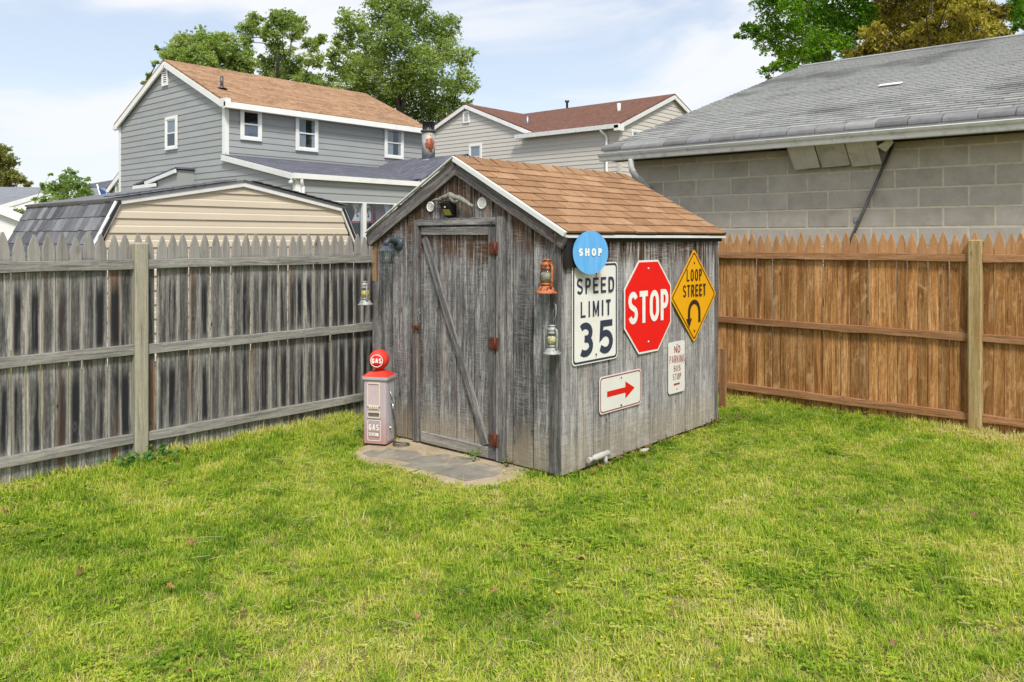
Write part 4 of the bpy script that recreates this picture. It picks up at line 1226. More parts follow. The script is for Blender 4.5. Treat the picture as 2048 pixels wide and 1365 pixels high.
# ================================================================== fences
FXP = -6.412       # picket front plane of the left fence
def picket_set(mat, w, L, n=14):
    return [board_mesh('picket', L + random.uniform(-.018, .014), w*random.uniform(.96, 1.01), .014, mat, gothic=True, seg=6, warp=.003) for _ in range(n)]
lf = thing('grey_picket_fence', 'weathered grey gothic picket fence along the left side of the yard', 'fence', (-6.4, 3.5, 0))
PK = picket_set(M['fgrey'], .0885, 1.785)
y = -1.35
while y < 8.1:
    inst('picket', random.choice(PK), lf, MSIDE(FXP-.009+random.uniform(-.002, .002), y, -.02+random.uniform(-.006, .006)) @ RY(random.uniform(-.006, .006)))
    y += .0938 + random.uniform(-.0015, .0015)
posts = [-2.02, .42, 2.865, 5.31, 7.75]
for k in range(len(posts)-1):
    y0, y1 = posts[k]+.056, posts[k+1]-.056
    for z in (1.532, .860, .170):
        dz = random.uniform(-.006, .006)
        board('rail', y1-y0, .076, .038, M['frail'], lf, frame((-6.392+.0, y0, z+dz), (0,0,-1), (-1,0,0), (0,1,0)), seg=10, warp=.005, jit=.004)
def post(parent, x, y, L, w, mat, Mf):
    m = MB(); m.cbox((-w/2, -w/2, -.05), (w/2, w/2, L), .012)
    o = m.obj('post', mat, parent, Mf)
for y_ in posts: post(lf, 0, 0, 1.70, .108, M['fpost'], MSIDE(-6.405, y_, 0))

rf = thing('cedar_picket_fence', 'orange brown cedar picket fence on the right behind the shed', 'fence', (-3, 8.2, 0))
FYP = 8.215
PK = picket_set(M['forange'], .0862, 1.795)
x = -6.35
while x < 3.1:
    inst('picket', random.choice(PK), rf, MFRONT(x, FYP+.009+random.uniform(-.002, .002), -.02+random.uniform(-.006, .006)) @ RY(random.uniform(-.006, .006)))
    x += .0885 + random.uniform(-.0015, .0015)
rposts = [-6.3, -4.30, -1.655, .78, 3.2]
for k in range(len(rposts)-1):
    x0, x1 = rposts[k]+.058, rposts[k+1]-.058
    for z in (1.556, .846, .130):
        board('rail', x1-x0, .070, .036, M['orail'], rf, frame((x0, FYP-.020, z), (0,0,-1), (0,1,0), (1,0,0)), seg=12, warp=.005, jit=.005)
for x_ in rposts: post(rf, 0, 0, 1.722, .112, M['opost'], MFRONT(x_, 8.20, 0))
# loose upright board by the back shed corner
o = board('loose_board', .60, .075, .02, M['orail'], None, frame((-3.838, 7.66, .0), (1,0,0), (0,1,0), (0,.04,1)))
tag(o, 'short pale brown board standing upright between shed corner and cedar fence', 'board')

# ================================================================== concrete block garage
GY = 8.75
gar = thing('block_garage', 'grey cinder block garage with a low pitched grey shingle roof behind the cedar fence', 'garage', (-2, 11.8, 0))
GX0, GX1 = -5.635, 2.4
MB().box((GX0+.004, GY+.0005, -.02), (GX1, 21.0, 2.712)).obj('wall', M['mortar'], gar)
bm_cache = {}
def block(x0, x1, z0, z1):
    w, h = round(x1-x0, 3), round(z1-z0, 3)
    if (w, h) not in bm_cache:
        m = MB(); m.cbox((0, 0, 0), (w, .05, h), .006); bm_cache[(w, h)] = m.mesh('block', M['block'])
    inst('block', bm_cache[(w, h)], gar, T(x0, GY-.003+random.uniform(-.0015, .0015), z0))
PIT, CH, JT = .4474, .1955, .012
z = 2.435 + 2*CH
row = 1
while z > .25:
    off = 0 if row % 2 == 1 else PIT/2
    x = -5.178 - PIT*2 + off
    while x < GX1:
        a, c_ = max(x+JT/2, GX0), min(x+PIT-JT/2, GX1)
        if c_-a > .04: block(a, c_, z-CH+JT/2, min(z-JT/2, 2.710))
        x += PIT
    z -= CH; row += 1
# side wall blocks seen past the downspout are hidden; roof
EY, EZ, RY_, RZ_ = 8.43, 2.872, 14.9, 4.945
RX0 = -5.86
sl = (RZ_-EZ)/(RY_-EY)
groof = slab(gar, 'roof', [(RX0, EY+.02, EZ-.008), (GX1+.3, EY+.02, EZ-.008), (GX1+.3, RY_, RZ_-.008), (RX0, RY_, RZ_-.008)], .03, M['under'])
slab(gar, 'roof_deck', [(RX0, RY_, RZ_), (GX1+.3, RY_, RZ_), (GX1+.3, 21.4, EZ), (RX0, 21.4, EZ)], .03, M['sh_grey'])
m = MB(); P = [(GY+.02, 2.64), (GY+.02, EZ-.02+sl*.25), (RY_, RZ_-.06), (21.0, EZ-.03), (21.0, 2.64)]
for xx in (GX0+.01, GX1-.01):
    m = MB(); m.poly([(xx, y, z) for y, z in P]); m.obj('gable_wall', M['mortar'], gar)
V = Vector((0, RY_-EY, RZ_-EZ))
shingles(groof, (RX0, EY+.06, EZ+.012), (1,0,0), V, 6.6, V.length-.06, .138, .305, M['sh_grey'], cap=270, jitter=.005, th=.013, gap=.013)
# ridge covering, thin and pale
slab(groof, 'ridge_cap', [(RX0, RY_-.17, RZ_-.17*sl+.022), (GX1+.3, RY_-.17, RZ_-.17*sl+.022), (GX1+.3, RY_, RZ_+.022), (RX0, RY_, RZ_+.022)], .012, M['sh_grey'])
# bent starter shingles over the eave
k = 0; x = RX0 - .02
while x < 1.0:
    L = .300; m = MB(); sag = random.uniform(-.004, .004)
    prof = [(.115, .115*sl+.016), (.05, .05*sl+.015), (.012, .010), (-.010, -.002), (-.017, -.020), (-.018, -.042)]
    A = [m.vert((.003, y, z+sag)) for y, z in prof]; B_ = [m.vert((L-.004, y, z+sag+random.uniform(-.003, .003))) for y, z in prof]
    for q in range(5): m.face([A[q], A[q+1], B_[q+1], B_[q]])
    C_ = [m.vert((.003, y+.006, z-.007)) for y, z in prof]; D_ = [m.vert((L-.004, y+.006, z-.007)) for y, z in prof]
    for q in range(5):
        m.face([A[q], C_[q], C_[q+1], A[q+1]]); m.face([B_[q+1], D_[q+1], D_[q], B_[q]])
    m.face([A[5], C_[5], D_[5], B_[5]])
    m.obj('eave_shingle', M['sh_edge'], groof, T(x, EY, EZ+.006))
    x += L
MB().box((RX0-.0, EY+.02, EZ-.165), (GX1+.3, EY+.05, EZ-.035)).obj('fascia', M['fascia'], gar)
# gutter: open K profile
m = MB(); gp = [(EY+.018, 2.792), (EY-.085, 2.792), (EY-.088, 2.782), (EY-.080, 2.765), (EY-.062, 2.745), (EY-.055, 2.712), (EY-.050, 2.700), (EY+.018, 2.700)]
gx0 = -5.88
A = [m.vert((gx0, y, z)) for y, z in gp]; B_ = [m.vert((1.4, y, z)) for y, z in gp]
for q in range(1, 7): m.face([A[q], A[q+1], B_[q+1], B_[q]])
m.face(A[1:]); m.face([A[0], A[1], A[7]])
m.obj('gutter', M['gutter'], gar)
m = MB(); m.tube([(gx0, EY-.086, 2.790), (1.4, EY-.086, 2.790)], .006, 6); m.obj('gutter_lip', M['white'], gar)
m = MB(); m.box((RX0+.02, EY+.05, 2.715), (GX0+1.9, GY-.001, 2.725)); m.box((-2.35, EY+.05, 2.715), (GX1, GY-.001, 2.725)); m.obj('soffit', M['dark'], gar)  # near-black soffit: shade under the eave put into its colour
# downspout
m = MB(); pts = smooth([(-5.42, EY-.03, 2.700), (-5.42, EY-.02, 2.60), (-5.415, EY+.03, 2.525), (-5.395, EY+.14, 2.455), (-5.372, EY+.235, 2.395), (-5.37, EY+.265, 2.31), (-5.37, EY+.265, 2.0), (-5.37, EY+.265, .1)], 6)
m.tube(pts, .042, 12, squash=.8)
m.obj('downspout', M['gutter'], gar)
m = MB()
for k in range(12):
    p = pts[8+k]; m.tube([p, p + (pts[9+k]-p)*.35], .0445, 12, squash=.8)
m.obj('downspout_rib', M['gutter'], gar)
# fallen vinyl soffit panels dangling from the eave
for (x0, x1, zb, yb, mt) in ((-3.50, -3.215, 2.482, 8.655, 'soffit'), (-3.20, -2.905, 2.490, 8.66, 'soffit'), (-2.892, -2.595, 2.482, 8.665, 'soffit')):
    m = MB(); pr = [(0, 0), (.44, 0), (.47, .012), (.53, .012), (.56, 0), (1, 0)]
    top = [(x0+(x1-x0)*f, 8.455-d*.4, 2.735-d) for f, d in pr]
    bot = [(x0+(x1-x0)*f, yb-d*.4, zb-d*.3+.012*(f)) for f, d in pr]
    a = [m.vert(p) for p in top]; c_ = [m.vert(p) for p in bot]
    a2 = [m.vert((p[0], p[1]+.004, p[2]+.004)) for p in top]; c2 = [m.vert((p[0], p[1]+.004, p[2]+.004)) for p in bot]
    for q in range(5):
        m.face([a[q], a[q+1], c_[q+1], c_[q]]); m.face([a2[q+1], a2[q], c2[q], c2[q+1]]); m.face([c_[q], c_[q+1], c2[q+1], c2[q]])
    m.face([a[0], c_[0], c2[0], a2[0]]); m.face([a[5], a2[5], c2[5], c_[5]])
    o = m.obj('soffit_panel', M['soffit'], gar)
    m = MB()                                                   # folded hem along the lower edge
    m.tube([(x0+.004, yb, zb), (x1-.004, yb, zb+.012)], .006, 6); m.tube([(x0+.003, 8.458, 2.733), (x0+.003, yb, zb)], .005, 6)
    m.obj('panel_hem', M['soffit'], o)
m = MB(); m.poly([(-2.60, 8.53, 2.655), (-2.46, 8.50, 2.73), (-2.44, 8.52, 2.68), (-2.535, 8.60, 2.600)]); m.poly([(-2.60, 8.534, 2.659), (-2.535, 8.604, 2.604), (-2.44, 8.524, 2.684), (-2.46, 8.504, 2.734)]); m.obj('soffit_scrap', M['soffit'], gar)
# painted repair shingle
m = MB(); m.box((0, 0, .012), (.27, .13, .020)); m.obj('patch_shingle', M['signwhite'], groof, frame((-3.30, 10.86, EZ+sl*(10.86-EY)+.012), (1,0,0), V, Vector((1,0,0)).cross(V)))
# slanting conduit
t_ = thing('conduit_pole', 'dark metal conduit slanting up the block wall behind the cedar fence', 'pole', (-2.93, 8.70, 1.7))
m = MB(); m.tube([(-3.30, 8.715, .82), (-2.49, 8.70, 2.70)], .0155, 10); m.obj('tube', M['darksteel'], t_)
m = MB(); m.tube([(-3.27, 8.733, .82), (-2.46, 8.718, 2.70)], .012, 8) if False else None
m.cbox((-.035, -.006, -.03), (.035, .006, .03), .002) ; m.tube([(-.0, -.006, -.02), (.02, -.03, 0), (.05, -.03, .01)], .008, 6)
m.obj('bracket', M['galv'], t_, T(-2.86, 8.742, 1.93))

# ================================================================== tan gambrel shed behind the left fence
TX = -11.0
ts = thing('tan_gambrel_shed', 'tan vinyl sided shed with a gambrel roof of slate shingles behind the grey fence', 'shed', (-12.6, 6.44, 0))
TC, TW, TZ1, TZ2, TZ0 = 6.445, 1.785, 2.25, 2.58, 1.30
TW0 = 2.24
def tspan(z):
    if z <= TZ0: h = TW0-.10
    elif z <= TZ1: h = TW0-.10 + (TW-.02-(TW0-.10))*(z-TZ0)/(TZ1-TZ0)
    else: h = (TW-.02)*(TZ2-.03-z)/(TZ2-.03-TZ1)
    return (-max(h, 0), max(h, 0))
lap_wall(ts, (TX, TC, 0), (0,1,0), (1,0,0), .05, TZ2-.03, .1955, tspan, M['sid_tan'], out=.022, double=True)
m = MB(); P = [(-TW0+.12, 0), (TW0-.12, 0), (TW0-.12, TZ0), (TW-.04, TZ1-.03), (0, TZ2-.06), (-TW+.04, TZ1-.03), (-TW0+.12, TZ0)]
XB = -14.3
f0 = [m.vert((TX-.004, TC+y, z)) for y, z in P]; f1 = [m.vert((XB+.1, TC+y, z)) for y, z in P]
m.face(f0); m.face(list(reversed(f1)))
for k in range(7): m.face([f0[k], f1[k], f1[(k+1) % 7], f0[(k+1) % 7]])
m.obj('wall', M['sid_tan'], ts)
for s in (-1, 1):
    a = (TX+.03, TC, TZ2-.035); c_ = (TX+.03, TC+s*(TW+.03), TZ1-.03); d_ = (TX+.03, TC+s*(TW0+.03), TZ0)
    bar(ts, 'rake_trim', a, c_, .05, .085, M['fascia'], up=(0,0,1))
    bar(ts, 'rake_trim', c_, d_, .05, .085, M['fascia'], up=(0,s,.4))
    # roof decks
    P = [(TX+.07, TC, TZ2+.03), (TX+.07, TC+s*(TW+.08), TZ1+.015), (XB, TC+s*(TW+.08), TZ1+.015), (XB, TC, TZ2+.03)]
    up_ = slab(ts, 'upper_roof', P if s < 0 else P[::-1], .03, M['sh_slate'])
    P = [(TX+.07, TC+s*(TW+.03), TZ1-.01), (TX+.07, TC+s*(TW0+.05), TZ0-.02), (XB, TC+s*(TW0+.05), TZ0-.02), (XB, TC+s*(TW+.03), TZ1-.01)]
    lo_ = slab(ts, 'lower_roof', P if s < 0 else P[::-1], .03, M['under'])
    if s < 0:
        V2 = Vector((0, TW0-TW+.02, TZ1-TZ0+.01))
        shingles(lo_, (XB, TC-TW0-.05, TZ0-.015), (1,0,0), V2, TX+.07-XB, V2.length+.01, .205, .19, M['sh_slate'], cap=120, th=.012, jitter=.006, gap=.008, lean=1.25)
        # ragged upper course overhanging the knee
        bar(ts, 'knee_flashing', (XB, TC-TW-.045, TZ1-.035), (TX+.05, TC-TW-.045, TZ1-.035), .02, .07, M['sid_tan'], up=(0,0,1))
    else:
        P = [(TX+.07, TC+TW+.042, TZ1-.005), (TX+.07, TC+TW0+.062, TZ0-.015), (XB, TC+TW0+.062, TZ0-.015), (XB, TC+TW+.042, TZ1-.005)]
        slab(ts, 'lower_shingles', P[::-1], .008, M['sh_slate'])
    k = 0
    for k in range(12):                                    # shingle ends along the gable edge
        f0, f1 = k/12, (k+1)/12+.01
        y0_, z0_ = TC+s*(TW+.09)*(1-f0), TZ1+.035+(TZ2-TZ1+.012)*f0
        y1_, z1_ = TC+s*(TW+.09)*(1-f1), TZ1+.035+(TZ2-TZ1+.012)*f1
        if k > 10: continue
        bar(ts, 'edge_shingle', (TX-.10, y0_, z0_+.010), (TX-.10, y1_, z1_), .38, .012, M['sh_slate'], up=(0,0,1))

# ================================================================== two storey grey house
HX, HY = -20.356, 11.42
HYE, HXL = 18.75, -26.93
HE, HR, HRX = 5.50, 7.02, -23.65
gh = thing('grey_house', 'two storey grey clapboard house with white trim and a tan shingle roof', 'house', (-23.6, 15, 0))
hs = (HR-HE)/(HX-HRX)
m = MB(); P = [(HXL, 0), (HX, 0), (HX, HE), (HRX, HR-.05), (HXL, HE)]
f0 = [m.vert((x, HY+.004, z)) for x, z in P]; f1 = [m.vert((x, HYE, z)) for x, z in P]
m.face(f0); m.face(list(reversed(f1)))
for k in range(5): m.face([f0[k], f1[k], f1[(k+1) % 5], f0[(k+1) % 5]])
m.obj('wall', M['sid_grey'], gh)
PX_ = -17.015                                              # porch front plane
def gspan(z):
    if z <= HE:
        hi = HX
        if z < 3.98: hi = min(PX_, HX + (3.98-z)/(3.98-3.26)*(PX_-HX))
        return (HXL+.02, hi)
    k = (z-HE)/hs
    return (HXL+.02+k, HX-k)
lap_wall(gh, (0, HY, 0), (1,0,0), (0,-1,0), 2.0, HR-.06, .176, lambda z: gspan(z), M['sid_grey'], out=.018)
lap_wall(gh, (HX, 0, 0), (0,1,0), (1,0,0), 3.2, HE-.02, .176, lambda z: (HY+.02, HYE), M['sid_grey'], out=.018)
MB().box((HX-.10, HY-.03, 3.98), (HX+.03, HY+.10, HE-.02)).obj('corner_trim', M['white'], gh)
MB().box((HX-.06, HYE-.10, 3.98), (HX+.03, HYE+.03, HE-.02)).obj('corner_trim', M['white'], gh)
MB().box((HXL-.03, HY-.03, 2.0), (HXL+.09, HY+.08, HE-.02)).obj('corner_trim', M['white'], gh)
# roof
for s in (1, -1):
    ex = HX+.20 if s > 0 else HXL-.20
    ez = HR - hs*abs(ex-HRX)
    P = [(HRX, HY-.12, HR+.05), (ex, HY-.12, ez+.05), (ex, HYE+.12, ez+.05), (HRX, HYE+.12, HR+.05)]
    slab(gh, 'roof', P if s > 0 else P[::-1], .05, M['roof_tan'])
    bar(gh, 'rake_trim', (HRX, HY-.10, HR-.10), (ex-.02*s, HY-.10, ez-.10), .06, .17, M['white'])
    if s > 0:
        MB().box((ex-.02, HY-.14, ez-.15), (ex+.10, HYE+.14, ez+.01)).obj('gutter', M['white'], gh)
        MB().box((HX+.02, HY-.1, ez-.13), (ex-.02, HYE+.1, ez-.11)).obj('soffit', M['white'], gh)
    else: MB().box((ex-.04, HY-.14, ez-.14), (ex+.22, HY+.02, ez+.01)).obj('eave_return', M['white'], gh)
MB().box((HX-.02, HY-.14, 5.30), (HX+.26, HY+.02, 5.52)).obj('eave_return', M['white'], gh)
# windows
window(gh, (HX, 11.85, 4.46), (0,1,0), (1,0,0), .66, .90, .085, 'lower')
window(gh, (HX, 13.62, 4.31), (0,1,0), (1,0,0), .78, 1.05, .085, 'sides')
window(gh, (HX, 16.96, 4.345), (0,1,0), (1,0,0), .80, 1.02, .085, 'sides')
window(gh, (-23.70, HY, 4.36), (1,0,0), (0,-1,0), .72, .98, .085, 'blind')
vent(gh, (-23.93, HY, 6.30), (1,0,0), (0,-1,0), .36, .56)
m = MB(); m.lathe([(.045, 0), (.045, .34), (.0, .34)], 12); m.lathe([(.16, -.02), (.06, .04), (.05, .08)], 12)
m.obj('vent_pipe', M['darksteel'], gh, T(-21.3, 11.85, HR-hs*abs(-21.3-HRX)+.06))
# awning roof over the side door
m = MB(); P = [(-23.25, 3.12), (-22.03, 3.12), (-22.03, 3.66), (-23.25, 3.40)]
a = [m.vert((x, HY-.50, z)) for x, z in P]; c_ = [m.vert((x, HY-.01, z)) for x, z in P]
m.face(a)
for k in range(4): m.face([a[k], c_[k], c_[(k+1) % 4], a[(k+1) % 4]])
m.obj('bay_wall', M['sid_grey'], gh)
slab(gh, 'bay_roof', [(-24.68, HY-.58, 3.36), (-21.97, HY-.58, 3.74), (-21.97, HY-.02, 3.74), (-24.68, HY-.02, 3.36)], .05, M['roof_slate'])
bar(gh, 'bay_trim', (-23.9, HY-.57, 3.36), (-21.99, HY-.57, 3.63), .04, .11, M['white'])
bar(gh, 'bay_trim', (-24.68, HY-.57, 3.27), (-23.2, HY-.57, 3.29), .04, .10, M['white'])
# porch addition
PE = 3.33
slab(gh, 'porch_roof', [(HX+.02, HY-.10, 4.02), (PX_+.10, HY-.10, PE), (PX_+.10, 20.2, PE), (HX+.02, 20.2, 4.02)], .05, M['roof_slate'])
bar(gh, 'rake_trim', (HX-.02, HY-.09, 3.93), (PX_+.12, HY-.09, PE-.10), .05, .15, M['white'])
MB().box((PX_-.25, HY-.004, 0), (PX_-.2, 20.0, PE-.05)).obj('porch_back', M['dark'], gh) if False else None
lap_wall(gh, (PX_, 0, 0), (0,1,0), (1,0,0), 2.705, PE-.04, .18, lambda z: (HY+.0, 20.0), M['sid_grey'], out=.018)
MB().box((PX_-.12, HY+.004, 2.70), (PX_-.002, 20.0, PE-.04)).obj('porch_wall', M['sid_grey'], gh)
MB().box((PX_-.12, HY+.004, 0), (PX_-.002, 20.0, 1.2)).obj('porch_wall', M['sid_grey'], gh)
MB().box((PX_-.10, HY-.03, 1.2), (PX_+.03, HY+.12, PE-.04)).obj('corner_trim', M['white'], gh)
MB().box((PX_+.02, HY-.14, PE-.13), (PX_+.13, 15.75, PE+.0)).obj('gutter', M['white'], gh)
m = MB(); m.tube(smooth([(PX_+.08, HY+.10, PE-.12), (PX_+.08, HY+.11, PE-.22), (PX_+.03, HY+.17, PE-.34), (PX_+.05, HY+.17, PE-.5), (PX_+.05, HY+.17, 1.2)], 4), .045, 8); m.obj('downspout', M['white'], gh)
m = MB(); m.lathe([(.02, 0), (.055, .03), (.05, .13), (0, .14)], 10, T(PX_-.12, HY-.10, PE-.24) @ RY(R(70))); m.obj('floodlight', M['white'], gh)
MB().box((PX_-2.2, HY+.01, .0), (PX_-2.15, 20.0, 2.9)).obj('porch_back_wall', simple('porch_inner_wall', (.055,.07,.09), .8, .3, 1), gh)
wy = [HY+.13, 12.455, 13.508, 14.574, 15.63, 16.7]
for k in range(5):
    MB().box((PX_-.09, wy[k+1]-.055, 1.2), (PX_+.035, wy[k+1]+.055, 2.70)).obj('mullion', M['white'], gh)
    p_ = MB().box((PX_-.05, wy[k]+.05, 1.2), (PX_-.045, wy[k+1]-.05, 2.70)).obj('porch_pane', M['glass'], gh)
MB().box((PX_-.09, HY+.12, 2.665), (PX_+.02, 16.7, 2.70)).obj('window_head', M['white'], gh)
# things hanging inside the porch window
def flag(x, y0, y1, z0, z1, notch, mt, label, name='pennant', group=None, cat='banner'):
    m = MB(); n = 8
    for off in (0, -.004):
        A = []; B_ = []
        for k in range(n+1):
            yy = y0+(y1-y0)*k/n; xx = x + off + .012*math.sin(k*1.3)
            A.append(m.vert((xx, yy, z0))); B_.append(m.vert((xx, yy, z1)))
        for k in range(n): m.face([A[k], A[k+1], B_[k+1], B_[k]])
    if notch:
        m.poly([(x, y0, z0), (x, y0-.14, z0), (x, y0, (z0+z1)/2)]); m.poly([(x, y0, z1), (x, y0, (z0+z1)/2), (x, y0-.14, z1)])
    o = m.obj(name, mt, None)
    return tag(o, label, cat, group)
M['flagwhite'] = simple('flag_white', (.62,.66,.68), .8, .1, 10); M['flagred'] = simple('flag_red', (.42,.08,.08), .8, .15, 10)
XF = PX_-.13
bn = thing('graduation_banner', 'white and red banner with mirrored numerals hanging inside the porch window', 'banner', (XF, 13.4, 2.4))
m = MB(); m.poly([(XF, 13.18, 2.66), (XF, 13.90, 2.66), (XF, 13.90, 2.15), (XF, 13.18, 2.15), (XF, 13.30, 2.40)]); m.obj('red_edge', M['flagred'], bn)
m = MB(); m.poly([(XF+.004, 13.22, 2.66), (XF+.004, 13.84, 2.66), (XF+.004, 13.84, 2.20), (XF+.004, 13.22, 2.20), (XF+.004, 13.33, 2.42)]); m.obj('white_field', M['flagwhite'], bn)
letters('2015', .44, .26, M['signblue'], bn, SGN_SIDE(XF+.007, 13.57, 2.43), .035, gap=.03, mirror=True)
bn2 = thing('star_bunting', 'blue bunting with white stars inside the porch window beside the tan shed', 'bunting', (XF, 12.7, 2.4))
m = MB(); m.poly([(XF, 12.60, 2.66), (XF, 12.95, 2.66), (XF, 12.97, 2.1), (XF, 12.88, 1.9)]); m.obj('cloth', simple('flag_blue', (.035,.10,.27), .8, .1, 10), bn2)
m = MB()
for sy, sz in ((12.70,2.6),(12.80,2.52),(12.88,2.6),(12.84,2.42),(12.92,2.48),(12.90,2.34),(12.93,2.2),(12.86,2.24),(12.92,2.06)):
    m.poly([(XF+.004, sy+(.028 if k % 2 == 0 else .012)*math.sin(k*math.pi/5), sz+(.028 if k % 2 == 0 else .012)*math.cos(k*math.pi/5)) for k in range(10)][::-1])
m.obj('star', M['flagwhite'], bn2)
bn3 = thing('red_white_banner', 'red banner with a white pointed edge inside the right porch window', 'banner', (XF, 14.6, 2.4))
m = MB(); m.poly([(XF, 13.98, 2.66), (XF, 14.40, 2.66), (XF, 14.42, 1.9), (XF, 14.05, 1.9)]); m.obj('red_cloth', simple('dim_red_cloth', (.16,.07,.08), .8, .1, 10), bn3)
m = MB(); m.poly([(XF+.004, 14.30, 2.66), (XF+.004, 14.56, 2.66), (XF+.004, 14.56, 1.8), (XF+.004, 14.42, 1.9), (XF+.004, 14.36, 2.35)]); m.obj('white_edge', M['flagwhite'], bn3)
# cross gable at the right end of the porch
CY, CZ = 17.24, 4.22
cs = (CZ-3.42)/(CY-15.5)
for s in (-1, 1):
    P = [(HX+.02, CY, CZ+.04), (HX+.02, CY+s*1.85, CZ+.04-cs*1.85), (PX_+.16, CY+s*1.85, CZ+.04-cs*1.85), (PX_+.16, CY, CZ+.04)]
    slab(gh, 'cross_roof', P if s < 0 else P[::-1], .05, M['roof_slate'])
    bar(gh, 'rake_trim', (PX_+.13, CY, CZ-.09), (PX_+.13, CY+s*1.80, CZ-.09-cs*1.80), .05, .16, M['white'])
lap_wall(gh, (PX_+.06, CY, 0), (0,1,0), (1,0,0), 3.26, CZ-.05, .18, lambda z: (-(CZ-z)/cs, (CZ-z)/cs), M['sid_grey'], out=.018)
# flue
fl = thing('flue_pipe', 'fat galvanised chimney flue with a big rust patch and rain cap on the porch roof', 'chimney', (-18.5, 17.2, 3.95))
FM = T(-18.5, 17.2, 3.95) @ Matrix.Diagonal((.95, .95, .78, 1))
m = MB(); m.lathe([(.46, -.10), (.33, .06), (.245, .24), (.245, .30)], 24); m.obj('storm_collar', M['galv'], fl, FM)
m = MB(); m.lathe([(.215, .20), (.215, 1.42)], 28); m.obj('pipe', M['flue'], fl, FM)
m = MB(); m.lathe([(.235, 1.38), (.26, 1.40), (.26, 1.45), (.235, 1.47), (.19, 1.47), (.17, 1.52), (.17, 1.70), (0, 1.70)], 24); m.obj('collar', M['darksteel'], fl, FM)
m = MB()
for k in range(10): a = 2*math.pi*k/10; m.tube([(.19*math.cos(a), .19*math.sin(a), 1.47), (.19*math.cos(a), .19*math.sin(a), 1.76)], .012, 5)
m.lathe([(.195, 1.60), (.195, 1.63)], 20); m.obj('spark_screen', M['darksteel'], fl, FM)
m = MB(); m.lathe([(.31, 1.745), (.31, 1.76), (.16, 1.80), (0, 1.81)], 24); m.obj('rain_cap', M['blackmetal'], fl, FM)
# low wing at the far left
MB().box((-33, 13.004, 0), (-26.95, 18, 3.0)).obj('wing_wall', M['sid_grey'], gh)
lap_wall(gh, (0, 13.0, 0), (1,0,0), (0,-1,0), 2.2, 5.2, .176, lambda z: (max(-33, -30.75-(3.86-z)/.53), -26.95), M['sid_grey'], out=.018)
slab(gh, 'wing_roof', [(-33.2, 12.88, 2.76), (-28.2, 12.88, 5.40), (-28.2, 18, 5.40), (-33.2, 18, 2.76)], .06, M['roof_slate'])
bar(gh, 'rake_trim', (-33.2, 12.90, 2.62), (-28.2, 12.90, 5.26), .05, .18, M['white'])
vent(gh, (-30.95, 13.0, 3.40), (1,0,0), (0,-1,0), .40, .42)

# ================================================================== beige house
BX, BY = -16.75, 25.2
BE = 6.02
bh = thing('beige_house', 'two storey beige sided house with a brown shingle roof behind the shed', 'house', (-21, 29, 0))
BR, BRY = 7.55, 28.98
bs = (BR-BE)/(BRY-BY)
BYE = 2*BRY-BY
m = MB(); P = [(BY, 0), (BYE, 0), (BYE, BE), (BRY, BR-.05), (BY, BE)]
f0 = [m.vert((BX, y, z)) for y, z in P]; f1 = [m.vert((-30, y, z)) for y, z in P]
m.face(f0); m.face(list(reversed(f1)))
for k in range(5): m.face([f0[k], f1[k], f1[(k+1) % 5], f0[(k+1) % 5]])
m.obj('wall', M['sid_beige'], bh)
GXA, GZA = -24.667, 7.55                                    # cross gable apex
gs = (GZA-6.15)/(-21.176+24.667)
def bspan(z):
    if z <= BE-.02: return (-29.5, BX)
    return (GXA-(GZA-.08-z)/gs, GXA+(GZA-.08-z)/gs)
lap_wall(bh, (0, BY, 0), (1,0,0), (0,-1,0), 3.4, GZA-.08, .168, bspan, M['sid_beige'], out=.02)
lap_wall(bh, (BX, 0, 0), (0,1,0), (1,0,0), 3.4, BR-.08, .168, lambda z: (BY, BYE) if z < BE else (BY+(z-BE)/bs, BYE-(z-BE)/bs), M['sid_beige'], out=.02)
MB().box((BX-.09, BY-.035, 3.4), (BX+.035, BY+.09, BE)).obj('corner_trim', M['sid_beige'], bh)
for s in (-1, 1):
    ey = BY-.22 if s < 0 else BYE+.22
    ez = BR-bs*abs(ey-BRY)
    P = [(BX+.14, BRY, BR+.05), (BX+.14, ey, ez+.05), (-30, ey, ez+.05), (-30, BRY, BR+.05)]
    if s < 0: P = [(BX+.14, BRY, BR+.05), (BX+.14, ey, ez+.05), (-21.25, ey, ez+.05), (-24.9, BRY, BR+.05)]
    slab(bh, 'roof', P, .05, M['roof_red'])
    bar(bh, 'rake_trim', (BX+.12, BRY, BR-.09), (BX+.12, ey, ez-.09), .05, .16, M['fascia'])
    P = [(GXA, BY-.14, GZA+.05), (GXA+s*3.75, BY-.14, GZA+.05-gs*3.75), (GXA+s*3.75, BRY, GZA+.05-gs*3.75), (GXA, BRY, GZA+.05)]
    slab(bh, 'cross_roof', P if s > 0 else P[::-1], .05, M['roof_red'])
    bar(bh, 'rake_trim', (GXA, BY-.12, GZA-.09), (GXA+s*3.75, BY-.12, GZA-.09-gs*3.75), .05, .16, M['fascia'])
ez = BR-bs*abs(BY-.22-BRY)
MB().box((-21.65, BY-.33, ez-.13), (BX+.14, BY-.21, ez+.03)).obj('gutter', M['gutter'], bh)
MB().box((BX-.05, BY-.33, ez-.22), (BX+.17, BY+.03, ez-.02)).obj('eave_return', M['white'], bh)
m = MB(); m.tube(smooth([(-17.45, BY-.27, ez-.10), (-17.40, BY-.25, ez-.2), (-17.30, BY-.07, ez-.40), (-17.30, BY-.07, ez-.8), (-17.30, BY-.07, 3.0)], 4), .05, 8); m.obj('downspout', M['white'], bh)
vent(bh, (-24.86, BY, 6.76), (1,0,0), (0,-1,0), .38, .50)
window(bh, (-24.50, BY, 4.70), (1,0,0), (0,-1,0), .76, 1.10, .09, 'blind')
